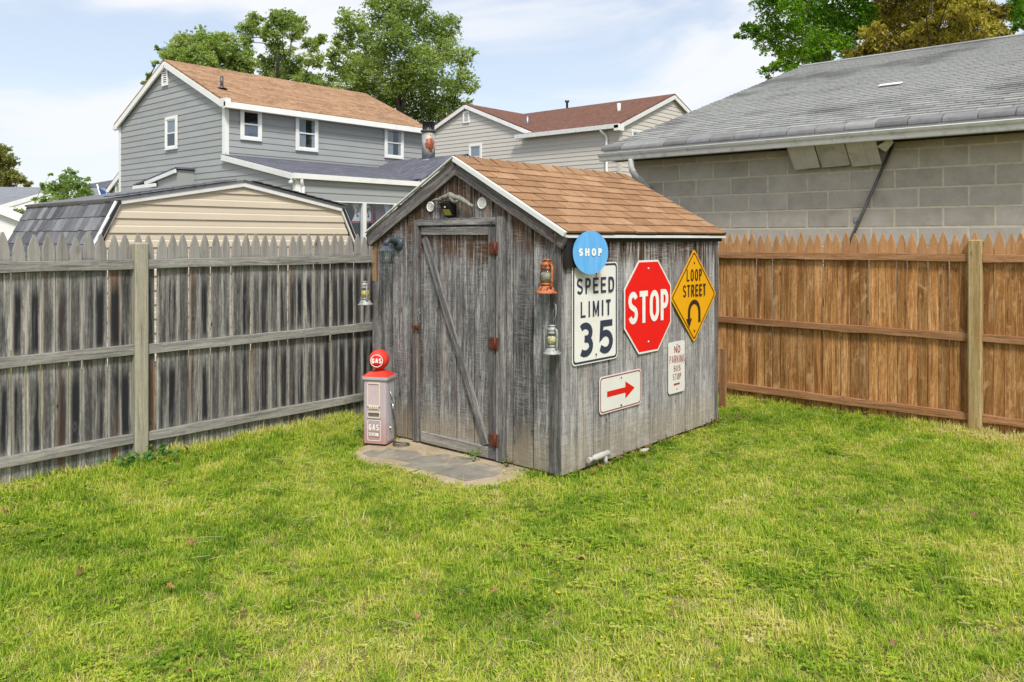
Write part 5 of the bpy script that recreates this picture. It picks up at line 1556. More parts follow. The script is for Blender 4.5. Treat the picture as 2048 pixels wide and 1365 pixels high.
window(bh, (BX, 25.93, 4.7), (0,1,0), (1,0,0), .86, 1.16, .09, 'lower')
m = MB(); m.lathe([(.07, -.2), (.07, .32), (0, .32)], 10); m.lathe([(.2, -.08), (.08, .0)], 10); m.obj('vent_pipe', M['white'], bh, T(-18.06, 27.1, BR-bs*abs(27.1-BRY)+.02))
m = MB(); m.lathe([(.05, -.1), (.05, .25), (.1, .26), (.1, .34), (0, .36)], 10); m.obj('roof_vent', M['darksteel'], bh, T(-22.1, 29.0, BR+.05))
m = MB(); m.lathe([(.05, -.1), (.05, .45), (0, .45)], 10); m.lathe([(.22, -.05), (.06, .05)], 10); m.obj('vent_pipe', M['galv'], bh, T(-21.9, 26.0, BR-bs*abs(26.0-BRY)+.08))

# ================================================================== houses far left
fh = thing('far_brick_house', 'distant house with grey hip roof, white gable and red brick wall at the left', 'house', (-36, 12, 0))
# camera looks along (-.66,.75); these stand about 38 m away
FD = Vector((-.6587, .7524, 0)); FR = Vector((.7524, .6587, 0))
def far(r, d): return FD*d + FR*r
def fbox(parent, name, r0, r1, d0, d1, z0, z1, mat):
    m = MB(); P = [far(r0, d0), far(r1, d0), far(r1, d1), far(r0, d1)]
    lo = [m.vert((p.x, p.y, z0)) for p in P]; hi = [m.vert((p.x, p.y, z1)) for p in P]
    m.face(lo[::-1]); m.face(hi)
    for k in range(4): m.face([lo[k], lo[(k+1) % 4], hi[(k+1) % 4], hi[k]])
    return m.obj(name, M[mat], parent)
def fslab(parent, name, pts, mat, th=.12):
    P = [far(r, d) + Vector((0, 0, z)) for r, d, z in pts]
    return slab(parent, name, P, th, M[mat])
fbox(fh, 'wall', -30, -21.9, 36.2, 44, 0, 3.1, 'brick')
fbox(fh, 'wall', -22.0, -19.0, 38, 44, 0, 3.0, 'sid_white')
fslab(fh, 'roof', [(-30.6, 35.4, 3.0), (-23.6, 35.4, 3.18), (-22.3, 35.4, 3.02), (-19.6, 40.0, 4.0), (-20.0, 41.0, 4.28), (-30.6, 41, 4.42)], 'roof_grey')
m = MB(); P = [far(-22.5, 35.9) + Vector((0,0,3.0)), far(-19.2, 36.2) + Vector((0,0,3.0)), far(-19.2, 36.2) + Vector((0,0,4.1))]
m.poly([tuple(p) for p in P]); m.obj('gable_wall', M['sid_white'], fh)
def fbar(parent, name, a, b_, w, h, mat): return bar(parent, name, far(a[0], a[1]) + Vector((0,0,a[2])), far(b_[0], b_[1]) + Vector((0,0,b_[2])), w, h, M[mat])
fbar(fh, 'eave_trim', (-22.6, 35.3, 2.98), (-18.9, 35.3, 2.98), .12, .22, 'white')
fbar(fh, 'rake_trim', (-22.5, 35.3, 3.02), (-19.0, 35.3, 4.05), .12, .20, 'white')
fbar(fh, 'rake_trim', (-25.2, 35.3, 4.0), (-22.5, 35.3, 2.98), .12, .18, 'white')
fbox(fh, 'front_wing', -30, -24.0, 35.32, 36.1, 0, 3.0, 'sid_white')
ws = thing('white_shed', 'white panelled shed with a sloping white eave at the far left behind the fence', 'shed', (-17, 9, 0))
m = MB(); P0 = [(-16.5, 18.2, 0), (-10.2, 18.2, 0), (-10.2, 18.2, 1.88), (-11.4, 18.2, 2.30), (-13.2, 18.2, 3.02), (-16.5, 18.2, 1.7)]
a = [m.vert(far(r, d) + Vector((0,0,z))) for r, d, z in P0]; c_ = [m.vert(far(r-1.5, d+3.5) + Vector((0,0,z))) for r, d, z in P0]
m.face(a); m.face(c_[::-1])
for k in range(6): m.face([a[k], c_[k], c_[(k+1) % 6], a[(k+1) % 6]])
m.obj('wall', M['sid_white'], ws)
fbar(ws, 'rake_trim', (-13.2, 18.12, 3.02), (-10.15, 18.12, 1.86), .10, .14, 'white')
for r in (-12.2, -11.75, -11.3, -10.85): fbar(ws, 'batten', (r, 18.17, .2), (r, 18.17, 1.86), .02, .03, 'sid_white')
bh2 = thing('blue_roof_house', 'distant pale house with a blue grey roof beside the grey house', 'house', (-45, 20, 0))
fslab(bh2, 'roof', [(-27.4, 48, 3.5), (-23.5, 48, 3.6), (-22.0, 47.0, 5.35), (-28.2, 50, 4.75)], 'roof_slate')
fbox(bh2, 'wall', -27, -20, 49.0, 56, 0, 3.6, 'sid_beige')
m = MB(); P = [far(-24.8, 47.9) + Vector((0,0,3.2)), far(-20.6, 46.2) + Vector((0,0,3.2)), far(-20.6, 46.2) + Vector((0,0,5.1))]
m.poly([tuple(p) for p in P]); m.obj('gable_wall', M['sid_beige'], bh2)
fbar(bh2, 'rake_trim', (-24.9, 47.8, 3.35), (-20.6, 46.0, 5.2), .12, .22, 'white')
uf = thing('striped_flag', 'blue and white striped flag showing over the tan shed roof', 'flag', (-20, 8, 2.6))
m = MB(); wgt = []
f0 = far(-10.35, 20.4) + Vector((0,0,3.05)); f1 = far(-9.95, 20.4) + Vector((0,0,2.45)); 
fl_u = FR
P = [Vector((0,0,3.02)) + far(-10.42, 20.4), Vector((0,0,2.60)) + far(-10.25, 20.4), Vector((0,0,2.66)) + far(-9.86, 20.4), Vector((0,0,2.86)) + far(-9.92, 20.4), Vector((0,0,2.90)) + far(-10.2, 20.4)]
m.prism([(0,0),(1,0),(1,1),(0,1)], 0, 0) if False else None
q0 = [m.vert(p) for p in P]; q1 = [m.vert(p + FD*.02) for p in P]
m.face(q0); m.face(q1[::-1])
m.obj('cloth', simple('flag_cloth_blue', (.03,.075,.28), .8, .1, 8), uf)
m = MB()
for k in range(5):
    b0 = far(-10.16+k*.06, 20.38) + Vector((0,0,2.63)); b1 = far(-10.22+k*.065, 20.38) + Vector((0,0,2.89-.006*k))
    m.poly([tuple(b0), tuple(b0 + FR*.026), tuple(b1 + FR*.026), tuple(b1)])
m.obj('white_stripe', M['flagwhite'], uf)
m = MB(); m.tube([tuple(far(-10.46, 20.42) + Vector((0,0,3.10))), tuple(far(-10.10, 20.42) + Vector((0,0,1.9)))], .02, 6); m.obj('staff', M['white'], uf)

# ================================================================== trees
def unit(n):
    v = rng.normal(size=(n, 3)); return v/np.linalg.norm(v, axis=1)[:, None]
def leaf_cloud(cents, sizes, tint, up=.5, aspect=.62, droop=0.0, lobed=True):
    """one folded leaf (two quads, or a lobed one) per centre"""
    n = len(cents)
    nrm = unit(n); nrm[:, 2] = np.abs(nrm[:, 2])*(1+up) + up*.3; nrm /= np.linalg.norm(nrm, axis=1)[:, None]
    d = unit(n); d[:, 2] -= droop
    d = d - nrm*(d*nrm).sum(1)[:, None]; d /= np.linalg.norm(d, axis=1)[:, None]
    s = np.cross(nrm, d)
    L = sizes[:, None]; Wd = L*aspect
    base = cents - d*L*.5; tip = cents + d*L*.5
    fold = nrm*L*.10
    if lobed:
        l1 = cents - d*L*.16 + s*Wd*.5 + fold; l2 = cents + d*L*.12 + s*Wd*.62 + fold
        r1 = cents - d*L*.16 - s*Wd*.5 + fold; r2 = cents + d*L*.12 - s*Wd*.62 + fold
        mid = cents + d*L*.02
        V = np.stack([base, l1, mid, r1, l2, tip, r2], 1).reshape(-1, 3)
        o = np.arange(n)*7
        Q = np.concatenate([np.stack([o, o+1, o+2, o+3][::1], 1)[:, [0, 3, 2, 1]], np.stack([o+2, o+4, o+5, o+6], 1)], 0)
        return V, Q, np.repeat(tint, 7)
    l1 = cents + s*Wd*.5 + fold; r1 = cents - s*Wd*.5 + fold
    V = np.stack([base, l1, tip, r1], 1).reshape(-1, 3)
    o = np.arange(n)*4
    return V, np.stack([o, o+1, o+2, o+3], 1), np.repeat(tint, 4)

def limbs(parent, base, h0, lobes, r0, mat, name='limb'):
    """each leaf mass hangs on a limb from the next larger mass near it, the largest ones on the trunk"""
    m = MB()
    B_ = Vector(base); L = sorted(lobes, key=lambda q: -q[1])
    for k, (c, rad) in enumerate(L):
        c = Vector(c)
        bigger = [Vector(q[0]) for q in L[:k] if q[0][2] < c.z + rad*.5]
        a = B_ + Vector((0, 0, h0*random.uniform(.75, 1.0)))
        if bigger and k > 2: a = min(bigger, key=lambda q: (q-c).length)
        D = (c-a).length
        mid = a.lerp(c, .5) + Vector((random.uniform(-.1, .1), random.uniform(-.1, .1), .12))*D*.6
        rr = r0*(.42 if k < 3 else .20)
        m.tube(smooth([a, a.lerp(mid, .5) + Vector((0,0,.03))*D, mid, c], 3), [rr*(1-.08*q) for q in range(10)], 5)
        for _ in range(3):
            e = c + Vector(unit(1)[0])*rad*.75
            m.tube([mid.lerp(c, .6), c.lerp(e, .4), e], [rr*.35, rr*.25, rr*.08], 4)
    return m.obj(name, mat, parent)

def tree(name, label, cat, base, cen, rad, nl, lobe_r, nclump, per, leaf, mat, r0=.3, group=None, up=.5, spread=.16, thin=1.0, squash=.8, droop=0., shape=None, lobes=None, extra=None, lobed=True, aspect=.62, tb=(.0, 1.)):
    t_ = thing(name, label, cat, (base[0], base[1], 0), group)
    cen = np.array(cen); rad = np.array(rad)
    if lobes is None:
        lobes = []
        tries = 0
        while len(lobes) < nl and tries < 4000:
            tries += 1
            p = unit(1)[0]*rng.uniform(.35, 1.0)**.6
            if shape and not shape(p): continue
            c = cen + p*rad*(1-lobe_r*.55)
            if all(np.linalg.norm((c-l)/rad) > lobe_r*.62 for l, _ in lobes): lobes.append((c, lobe_r*rad.mean()*rng.uniform(.75, 1.2)))
    if extra: lobes += [(np.array(c, float), r) for c, r in extra]
    C = []; TI = []
    tot = sum(r**2 for _, r in lobes)
    for c, r in lobes:
        k = max(3, int(nclump*r*r/tot))
        lt = rng.uniform(.3, .7)
        q = unit(k)*(rng.uniform(.25, 1.0, k)**.5)[:, None]*r
        q[:, 2] *= squash
        for e in q:
            kk = max(3, int(per*rng.uniform(.5, 1.4)*thin))
            C.append(c + e + rng.normal(size=(kk, 3))*spread*r*np.array([1, 1, .7]) + 0)
            TI.append(np.clip(lt + rng.normal()*.13 + rng.normal(size=kk)*.13, tb[0], tb[1]))
    C = np.concatenate(C); TI = np.concatenate(TI)
    V, Q, tn = leaf_cloud(C, leaf*rng.uniform(.65, 1.3, len(C)), TI, up, aspect, droop, lobed)
    link(bpy.data.objects.new('crown', fast_mesh('crown', V, Q, mat, tn)), t_)
    m = MB(); h = float(cen[2]); bx, by = base
    m.tube(smooth([(bx, by, -.05), (bx+.03*h*.1, by, h*.25), (bx*.6+cen[0]*.4, by*.6+cen[1]*.4, h*.6), (cen[0], cen[1], h+rad[2]*.05)], 4), [r0*(1.25-.085*k) for k in range(13)], 10)
    m.obj('trunk', M['bark'], t_)
    limbs(t_, (bx, by, 0), h-rad[2]*.55, lobes, r0, M['bark'])
    return t_
def at(px, py, d):
    """point at camera distance d seen in direction (px, py)"""
    u = (px-1024)/1620.0; v = (478-py)/1620.0
    p = FD*d + FR*(u*d); return np.array([p.x, p.y, 1.73+v*d])

# big trees behind the two houses
def lob(lst, d, sc_): return [(at(px, py, d + rng.uniform(-2.2, 2.2)), r*d/1620.0) for px, py, r in lst]
L1 = lob([(705,45,34),(690,85,26),(735,105,38),(770,20,42),(820,5,40),(830,50,44),(775,75,46),(885,55,38),(880,100,46),(925,110,26),(920,165,34),(840,130,54),(780,150,54),(720,150,44),(690,130,28),(735,200,46),(800,210,58),(870,190,50),(905,220,38),(850,250,50),(700,180,34),(660,120,22),(650,165,26),(680,95,16),(790,270,50),(915,262,30)], 46, 1)
c = at(800, 130, 46)
tree('big_tree', 'tallest leafy tree, with a broad crown rising behind the grey house roof', 'tree', (c[0], c[1]), c, (4.4, 4.4, 4.5), 0, .3, 1450, 22, .21, M['leaf_a'], .38, 'trees behind the houses', lobes=L1, spread=.17)
L2 = lob([(495,60,22),(510,40,16),(490,85,15),(530,75,10),(565,40,26),(585,60,28),(545,65,22),(600,45,14),(560,100,26),(545,135,30),(590,130,24),(620,90,18),(640,80,14),(625,120,20),(575,160,34),(535,170,24),(610,165,26),(520,120,12)], 50, 1)
c = at(555, 110, 50)
tree('forked_tree', 'open crowned tree with two upright forks between the big tree and the low tree', 'tree', (c[0], c[1]), c, (2.6, 2.6, 2.8), 0, .3, 640, 20, .20, M['leaf_a'], .28, 'trees behind the houses', lobes=L2, spread=.18)
L3 = lob([(345,105,24),(375,92,28),(410,85,30),(445,90,30),(475,105,28),(490,130,24),(360,125,30),(400,120,34),(440,125,34),(330,112,10),(318,98,7),(312,130,9),(300,155,10),(290,168,7),(470,150,30),(425,160,34)], 44, 1)
c = at(410, 115, 44)
tree('low_tree', 'low rounded olive green tree directly behind the grey house ridge', 'tree', (c[0], c[1]), c, (2.6, 2.6, 1.3), 0, .3, 620, 22, .20, M['leaf_a'], .25, 'trees behind the houses', lobes=L3, spread=.2, tb=(.2, .85))
# bright maple and golden conifer behind the garage
L4 = lob([(1565,25,44),(1610,-10,60),(1545,-5,30),(1520,65,24),(1492,62,16),(1475,70,9),(1512,82,14),(1545,85,30),(1590,80,44),(1640,50,52),(1690,20,50),(1660,95,44),(1575,125,30),(1545,140,20),(1538,155,10),(1620,120,42),(1700,70,40),(1720,-30,60),(1640,-70,70),(1560,-60,50),(1740,40,36),(1600,150,30),(1655,-140,70),(1760,-90,60)], 24, 1)
c = at(1650, 0, 24)
tree('maple_tree', 'bright green maple tree rising behind the garage roof ridge', 'tree', (c[0], c[1]), c, (2.6, 2.6, 2.8), 0, .3, 950, 24, .125, M['leaf_b'], .17, 'trees behind the garage', lobes=L4, spread=.2)
L5 = lob([(1745,70,28),(1725,100,22),(1700,110,14),(1765,40,34),(1760,95,34),(1790,0,40),(1800,60,40),(1815,105,36),(1850,20,44),(1850,80,42),(1895,0,44),(1900,55,44),(1890,100,36),(1940,20,40),(1950,60,40),(1940,95,30),(1985,30,28),(1990,68,24),(1975,85,20),(1840,-50,60),(1920,-60,60),(1880,-130,56),(1690,122,10),(2005,60,10)], 21, 1)
c = at(1865, 10, 21)
tree('golden_conifer', 'golden brown conifer with feathery sprays behind the garage roof', 'tree', (c[0], c[1]), c, (2.0, 2.0, 2.4), 0, .3, 1900, 24, .12, M['leaf_c'], .07, 'trees behind the garage', lobes=L5, spread=.17, droop=.9, lobed=False, aspect=.34, up=.1)
L6 = lob([(2030,15,26),(2050,40,28),(2060,-10,40),(2090,40,44),(2120,-20,60),(2038,52,14),(2030,-20,20)], 25, 1)
c = at(2090, 0, 25)
tree('maple_tree', 'green maple tree cut off by the right edge of the view beyond the conifer', 'tree', (c[0], c[1]), c, (1.6, 1.6, 1.8), 0, .3, 320, 22, .125, M['leaf_b'], .15, 'trees behind the garage', lobes=L6, spread=.2)
# far left
L7 = lob([(-20,310,30),(5,300,16),(15,325,18),(-10,345,30),(25,352,18),(40,360,12),(55,368,9),(10,375,26),(-40,370,34),(-60,330,40)], 55, 1)
L7 += lob([(20,384,10),(40,385,10),(60,386,9),(0,384,10),(75,388,6)], 56, 1)
c = at(-30, 350, 55)
tree('spreading_tree', 'layered olive tree at the far left edge beyond the distant roofs', 'tree', (c[0], c[1]), c, (2.2, 2.2, 1.6), 0, .3, 480, 20, .23, M['leaf_e'], .3, None, lobes=L7, squash=.55, spread=.22)
L8 = lob([(140,350,13),(128,362,16),(150,368,16),(112,372,14),(100,385,14),(90,372,8),(165,378,13),(135,385,20),(175,390,13),(115,398,15),(155,400,16),(85,400,13),(185,402,8),(101,349,4),(172,360,7),(72,402,8),(140,412,16),(105,412,14)], 19.5, 1)
c = at(133, 385, 19.5)
tree('young_tree', 'small pale green young tree over the tan shed roof', 'tree', (c[0], c[1]), c, (.75, .75, .5), 0, .3, 300, 12, .075, M['leaf_d'], .04, None, lobes=L8, spread=.25)
L9 = lob([(40,425,12),(30,432,10),(55,432,8)], 26, 1)
c = at(42, 430, 26)
tree('shrub', 'yellow green shrub in front of the distant brick wall at the left', 'shrub', (c[0], c[1]), c, (.5, .5, .4), 0, .3, 40, 14, .09, M['leaf_d'], .03, None, lobes=L9, spread=.25)

# ================================================================== lawn
def vnoise(x, y, s, seed=0):
    """smooth value noise on numpy arrays"""
    r = np.random.default_rng(1000+seed); tab = r.random((64, 64))
    X = x/s; Y = y/s; xi = np.floor(X).astype(int); yi = np.floor(Y).astype(int)
    fx = X-xi; fy = Y-yi; fx = fx*fx*(3-2*fx); fy = fy*fy*(3-2*fy)
    g = lambda a, b: tab[a % 64, b % 64]
    return (g(xi, yi)*(1-fx)+g(xi+1, yi)*fx)*(1-fy) + (g(xi, yi+1)*(1-fx)+g(xi+1, yi+1)*fx)*fy
def fbm(x, y, s, seed=0): return vnoise(x, y, s, seed)*.55 + vnoise(x, y, s*.45, seed+1)*.3 + vnoise(x, y, s*.2, seed+2)*.15

t = NT('grass_blade')
a = t.n('ShaderNodeAttribute', attribute_type='INSTANCER'); a.attribute_name = 'tint'
tb_ = t.n('ShaderNodeAttribute'); tb_.attribute_name = 'tint'
rr = t.n('ShaderNodeObjectInfo').outputs['Random']
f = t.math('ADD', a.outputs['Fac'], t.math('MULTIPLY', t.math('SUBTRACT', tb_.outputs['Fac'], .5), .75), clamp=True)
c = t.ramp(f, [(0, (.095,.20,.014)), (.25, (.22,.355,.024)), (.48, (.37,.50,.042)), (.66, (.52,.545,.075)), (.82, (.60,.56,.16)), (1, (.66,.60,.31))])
d = t.n('ShaderNodeBsdfPrincipled'); t.set(d.inputs['Base Color'], c); d.inputs['Roughness'].default_value = .6; d.inputs['Specular IOR Level'].default_value = .25
tr = t.n('ShaderNodeBsdfTranslucent'); t.set(tr.inputs['Color'], t.mix(1.0, c, (1.2,1.25,.7), 'MULTIPLY'))
mxs = t.n('ShaderNodeMixShader'); mxs.inputs[0].default_value = .35
t.t.links.new(d.outputs[0], mxs.inputs[1]); t.t.links.new(tr.outputs[0], mxs.inputs[2]); t.t.links.new(mxs.outputs[0], t.out.inputs['Surface'])
M['grass'] = t.m

def clump(kind, seed):
    r = np.random.default_rng(seed); V = []; Q = []; Tn = []
    def blade(x, y, az, L, w, lean, curl, tint):
        d = np.array([math.cos(az), math.sin(az), 0]); s = np.array([-d[1], d[0], 0])
        p = np.array([x, y, -.004]); ang = lean; n = 3; base = len(V)
        for k in range(n+1):
            ww = w*(1-(k/n)**1.6*.92)*.5
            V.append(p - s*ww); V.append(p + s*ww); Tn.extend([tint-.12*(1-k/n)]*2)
            p = p + (d*math.sin(ang) + np.array([0, 0, math.cos(ang)]))*L/n; ang = min(ang + curl, 1.62)
        for k in range(n): Q.append([base+2*k, base+2*k+1, base+2*k+3, base+2*k+2])
    if kind == 'up':
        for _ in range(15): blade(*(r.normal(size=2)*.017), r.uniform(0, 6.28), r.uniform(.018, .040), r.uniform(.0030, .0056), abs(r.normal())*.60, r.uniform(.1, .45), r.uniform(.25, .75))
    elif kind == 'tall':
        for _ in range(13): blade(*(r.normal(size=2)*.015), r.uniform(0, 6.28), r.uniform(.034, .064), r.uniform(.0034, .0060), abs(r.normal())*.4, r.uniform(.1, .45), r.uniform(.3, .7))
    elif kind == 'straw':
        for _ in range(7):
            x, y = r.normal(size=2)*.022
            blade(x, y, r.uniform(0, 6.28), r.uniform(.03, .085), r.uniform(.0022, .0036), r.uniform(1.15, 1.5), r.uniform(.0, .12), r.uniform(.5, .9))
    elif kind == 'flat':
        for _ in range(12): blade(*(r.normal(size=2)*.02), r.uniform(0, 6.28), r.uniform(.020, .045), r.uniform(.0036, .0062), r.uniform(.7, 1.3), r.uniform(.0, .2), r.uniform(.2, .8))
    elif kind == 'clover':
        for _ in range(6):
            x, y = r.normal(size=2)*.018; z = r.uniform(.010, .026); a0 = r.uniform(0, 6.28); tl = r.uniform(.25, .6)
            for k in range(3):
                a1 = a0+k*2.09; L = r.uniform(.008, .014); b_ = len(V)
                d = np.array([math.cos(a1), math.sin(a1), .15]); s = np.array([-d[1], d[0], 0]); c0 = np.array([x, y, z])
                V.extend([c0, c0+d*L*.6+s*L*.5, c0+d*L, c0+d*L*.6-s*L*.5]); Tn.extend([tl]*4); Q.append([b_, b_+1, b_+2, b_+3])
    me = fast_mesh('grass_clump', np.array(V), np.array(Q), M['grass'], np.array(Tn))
    return bpy.data.objects.new('grass_clump', me)
kinds = ['up']*4 + ['tall']*3 + ['straw']*3 + ['flat']*3 + ['clover']*2
src = bpy.data.collections.new('grass_sources')             # instance sources, not part of the scene itself
names = []
for k, kd in enumerate(kinds):
    o = clump(kd, 50+k); o.name = f'clump_{k:02d}'; src.objects.link(o)

def inside_poly(x, y, P):
    r = np.zeros(len(x), bool); n = len(P)
    for k in range(n):
        x0, y0 = P[k]; x1, y1 = P[(k+1) % n]
        cr = ((y0 > y) != (y1 > y)) & (x < (x1-x0)*(y-y0)/(y1-y0+1e-12)+x0); r ^= cr
    return r
N0 = 165000
x = rng.uniform(-6.40, 4.0, N0); y = rng.uniform(-.5, 8.22, N0)
dep = x*FD.x + y*FD.y; lat = x*FR.x + y*FR.y
ok = (dep > 2.2) & (np.abs(lat) < dep*.84 + .5)
keepd = np.clip(1.35 - dep*.055, .7, 1.0)*np.clip(.25+fbm(x, y, .45, 130)*1.9, .45, 1); ok &= rng.random(N0) < keepd
ok &= ~((x > SX0-.01) & (x < SX1+.01) & (y > SY0-.01) & (y < SY1+.01))
edge = fbm(x, y, .12, 90)*.12-.05
inp = inside_poly(cx_+(x-cx_)*(1+edge), cy_+(y-cy_)*(1+edge), SAND)
ok &= ~inp | (rng.random(N0) < .012)
pumpd = np.hypot(x+5.35, y-4.41); ok &= pumpd > .14
x, y, dep = x[ok], y[ok], dep[ok]
n = len(x)
dry = fbm(x, y, 1.5, 3); grn = fbm(x, y, .85, 20); fine = fbm(x, y, .22, 40)
clov = fbm(x, y, .75, 110)
olive = np.clip((x+3.0)/2.2, 0, 1)*np.clip((7.4-y)/3.0, .15, 1)       # the right middle of the lawn is thin and yellow
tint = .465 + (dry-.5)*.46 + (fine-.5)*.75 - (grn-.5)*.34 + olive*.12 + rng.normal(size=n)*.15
dl = x+6.36; dr = 8.18-y; nearf = np.minimum(dl, dr)
thatch = np.exp(-np.maximum(nearf, 0)/.28)*np.clip(fbm(x, y, .5, 60)*2.2-.40, 0, 1)
tint += thatch*.40
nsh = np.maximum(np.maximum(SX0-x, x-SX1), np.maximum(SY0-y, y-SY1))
tint -= np.exp(-np.maximum(nsh, 0)/.25)*.10  # contact shade at the shed foot, put into the grass tint
kp = rng.random(n)
pt = np.clip(.30 - dry*.35 + (.55-grn)*.25, .03, .4)
var = np.where(kp < pt, rng.integers(4, 7, n), np.where(kp < pt+.36, rng.integers(0, 4, n), np.where(kp < pt+.36+.16+thatch*.4, rng.integers(7, 10, n), np.where(kp > .97 - np.clip(clov-.52, 0, .3)*1.1, rng.integers(13, 15, n), rng.integers(10, 13, n)))))
tint = np.where((var >= 7) & (var < 10), tint*.5+.47 + rng.normal(size=n)*.12, tint)
scl = rng.uniform(.75, 1.25, n)*(1 + thatch*.7 + np.exp(-np.maximum(nsh, 0)/.10)*.35 + (fbm(x, y, .5, 70)-.5)*.5)
hz_ = rng.uniform(0, 6.28, n)
pm_ = bpy.data.meshes.new('lawn_grass')
pm_.vertices.add(n)
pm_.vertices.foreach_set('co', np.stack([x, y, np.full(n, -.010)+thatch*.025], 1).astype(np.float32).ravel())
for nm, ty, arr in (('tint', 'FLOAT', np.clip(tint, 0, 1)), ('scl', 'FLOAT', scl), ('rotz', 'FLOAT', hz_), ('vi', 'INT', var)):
    at_ = pm_.attributes.new(nm, ty, 'POINT'); at_.data.foreach_set('value', arr.astype(np.int32 if ty == 'INT' else np.float32))
pm_.update()
lawn = tag(link(bpy.data.objects.new('grass', pm_)), 'patchy green and straw coloured lawn grass', None, None, 'stuff')
ng = bpy.data.node_groups.new('scatter_grass', 'GeometryNodeTree')
ng.interface.new_socket('Geometry', in_out='INPUT', socket_type='NodeSocketGeometry'); ng.interface.new_socket('Geometry', in_out='OUTPUT', socket_type='NodeSocketGeometry')
gi = ng.nodes.new('NodeGroupInput'); go = ng.nodes.new('NodeGroupOutput')
ci = ng.nodes.new('GeometryNodeCollectionInfo'); ci.inputs['Collection'].default_value = src; ci.inputs['Separate Children'].default_value = True; ci.inputs['Reset Children'].default_value = True
ip = ng.nodes.new('GeometryNodeInstanceOnPoints'); ip.inputs['Pick Instance'].default_value = True
mp = ng.nodes.new('GeometryNodeMeshToPoints')
ng.links.new(gi.outputs[0], mp.inputs['Mesh']); ng.links.new(mp.outputs[0], ip.inputs['Points'])
ng.links.new(ci.outputs[0], ip.inputs['Instance'])
def nat(nm, ty):
    q = ng.nodes.new('GeometryNodeInputNamedAttribute'); q.data_type = ty; q.inputs['Name'].default_value = nm; return q.outputs['Attribute']
ng.links.new(nat('vi', 'INT'), ip.inputs['Instance Index'])
cr = ng.nodes.new('ShaderNodeCombineXYZ'); ng.links.new(nat('rotz', 'FLOAT'), cr.inputs[2]); ng.links.new(cr.outputs[0], ip.inputs['Rotation'])
ng.links.new(nat('scl', 'FLOAT'), ip.inputs['Scale'])
ng.links.new(ip.outputs[0], go.inputs[0])
md = lawn.modifiers.new('scatter', 'NODES'); md.node_group = ng

# buttercup dots over the near lawn
nf = 190
fx_ = []
while len(fx_) < nf:
    px_, py_ = random.uniform(-6.3, 2.5), random.uniform(.5, 7.6)
    dd = px_*FD.x + py_*FD.y
    if dd < 2.9 or dd > 6.5 or abs(px_*FR.x+py_*FR.y) > dd*.7: continue
    if SX0-.1 < px_ < SX1+.1 and SY0-.75 < py_ < SY1: continue
    if vnoise(np.array([px_]), np.array([py_]), .7, 5)[0] < .5: continue
    fx_.append((px_, py_))
m = MB()
for px_, py_ in fx_:
    z = random.uniform(.030, .052); r = random.uniform(.004, .0075)
    c0 = m.vert((px_, py_, z-.002)); R_ = [m.vert((px_+r*(1 if k % 2 else .6)*math.cos(k*math.pi/5), py_+r*(1 if k % 2 else .6)*math.sin(k*math.pi/5), z+.001)) for k in range(10)]
    for k in range(10): m.face([c0, R_[k], R_[(k+1) % 10]])
tag(m.obj('wildflowers', simple('buttercup_yellow', (.80,.58,.01), .5, .1, 10)), 'tiny yellow flowers dotted over the lawn', None, None, 'stuff')

# long pale clippings left by the mower
m = MB()
k = 0
while k < 260:
    px_, py_ = random.uniform(-6.3, 2.2), random.uniform(.6, 8.0); dd = px_*FD.x + py_*FD.y
    if dd < 2.7 or abs(px_*FR.x+py_*FR.y) > dd*.72: continue
    if SX0-.05 < px_ < SX1+.05 and SY0-.7 < py_ < SY1+.05: continue
    if vnoise(np.array([px_]), np.array([py_]), .6, 12)[0] < .48: continue
    k += 1
    az = random.gauss(.7, 1.3); L = random.uniform(.04, .15); z = random.uniform(.024, .042); w_ = random.uniform(.0005, .0009)
    pts = []
    for q in range(5):
        f = q/4; pts.append((px_+math.cos(az)*L*f, py_+math.sin(az)*L*f, z+.006*math.sin(f*3.1)+.004*math.sin(k+q))); az += random.uniform(-.05, .05)
    prev = None
    for q, p in enumerate(pts):
        s = (-math.sin(az)*w_, math.cos(az)*w_); i = m.vert((p[0]-s[0], p[1]-s[1], p[2])); j = m.vert((p[0]+s[0], p[1]+s[1], p[2]+.001))
        if prev: m.face([prev[0], prev[1], j, i])
        prev = (i, j)
tag(m.obj('grass_clippings', simple('dry_clipping', (.44,.44,.22), .8, .3, 15)), 'long pale dry grass clippings lying on the lawn', None, None, 'stuff')

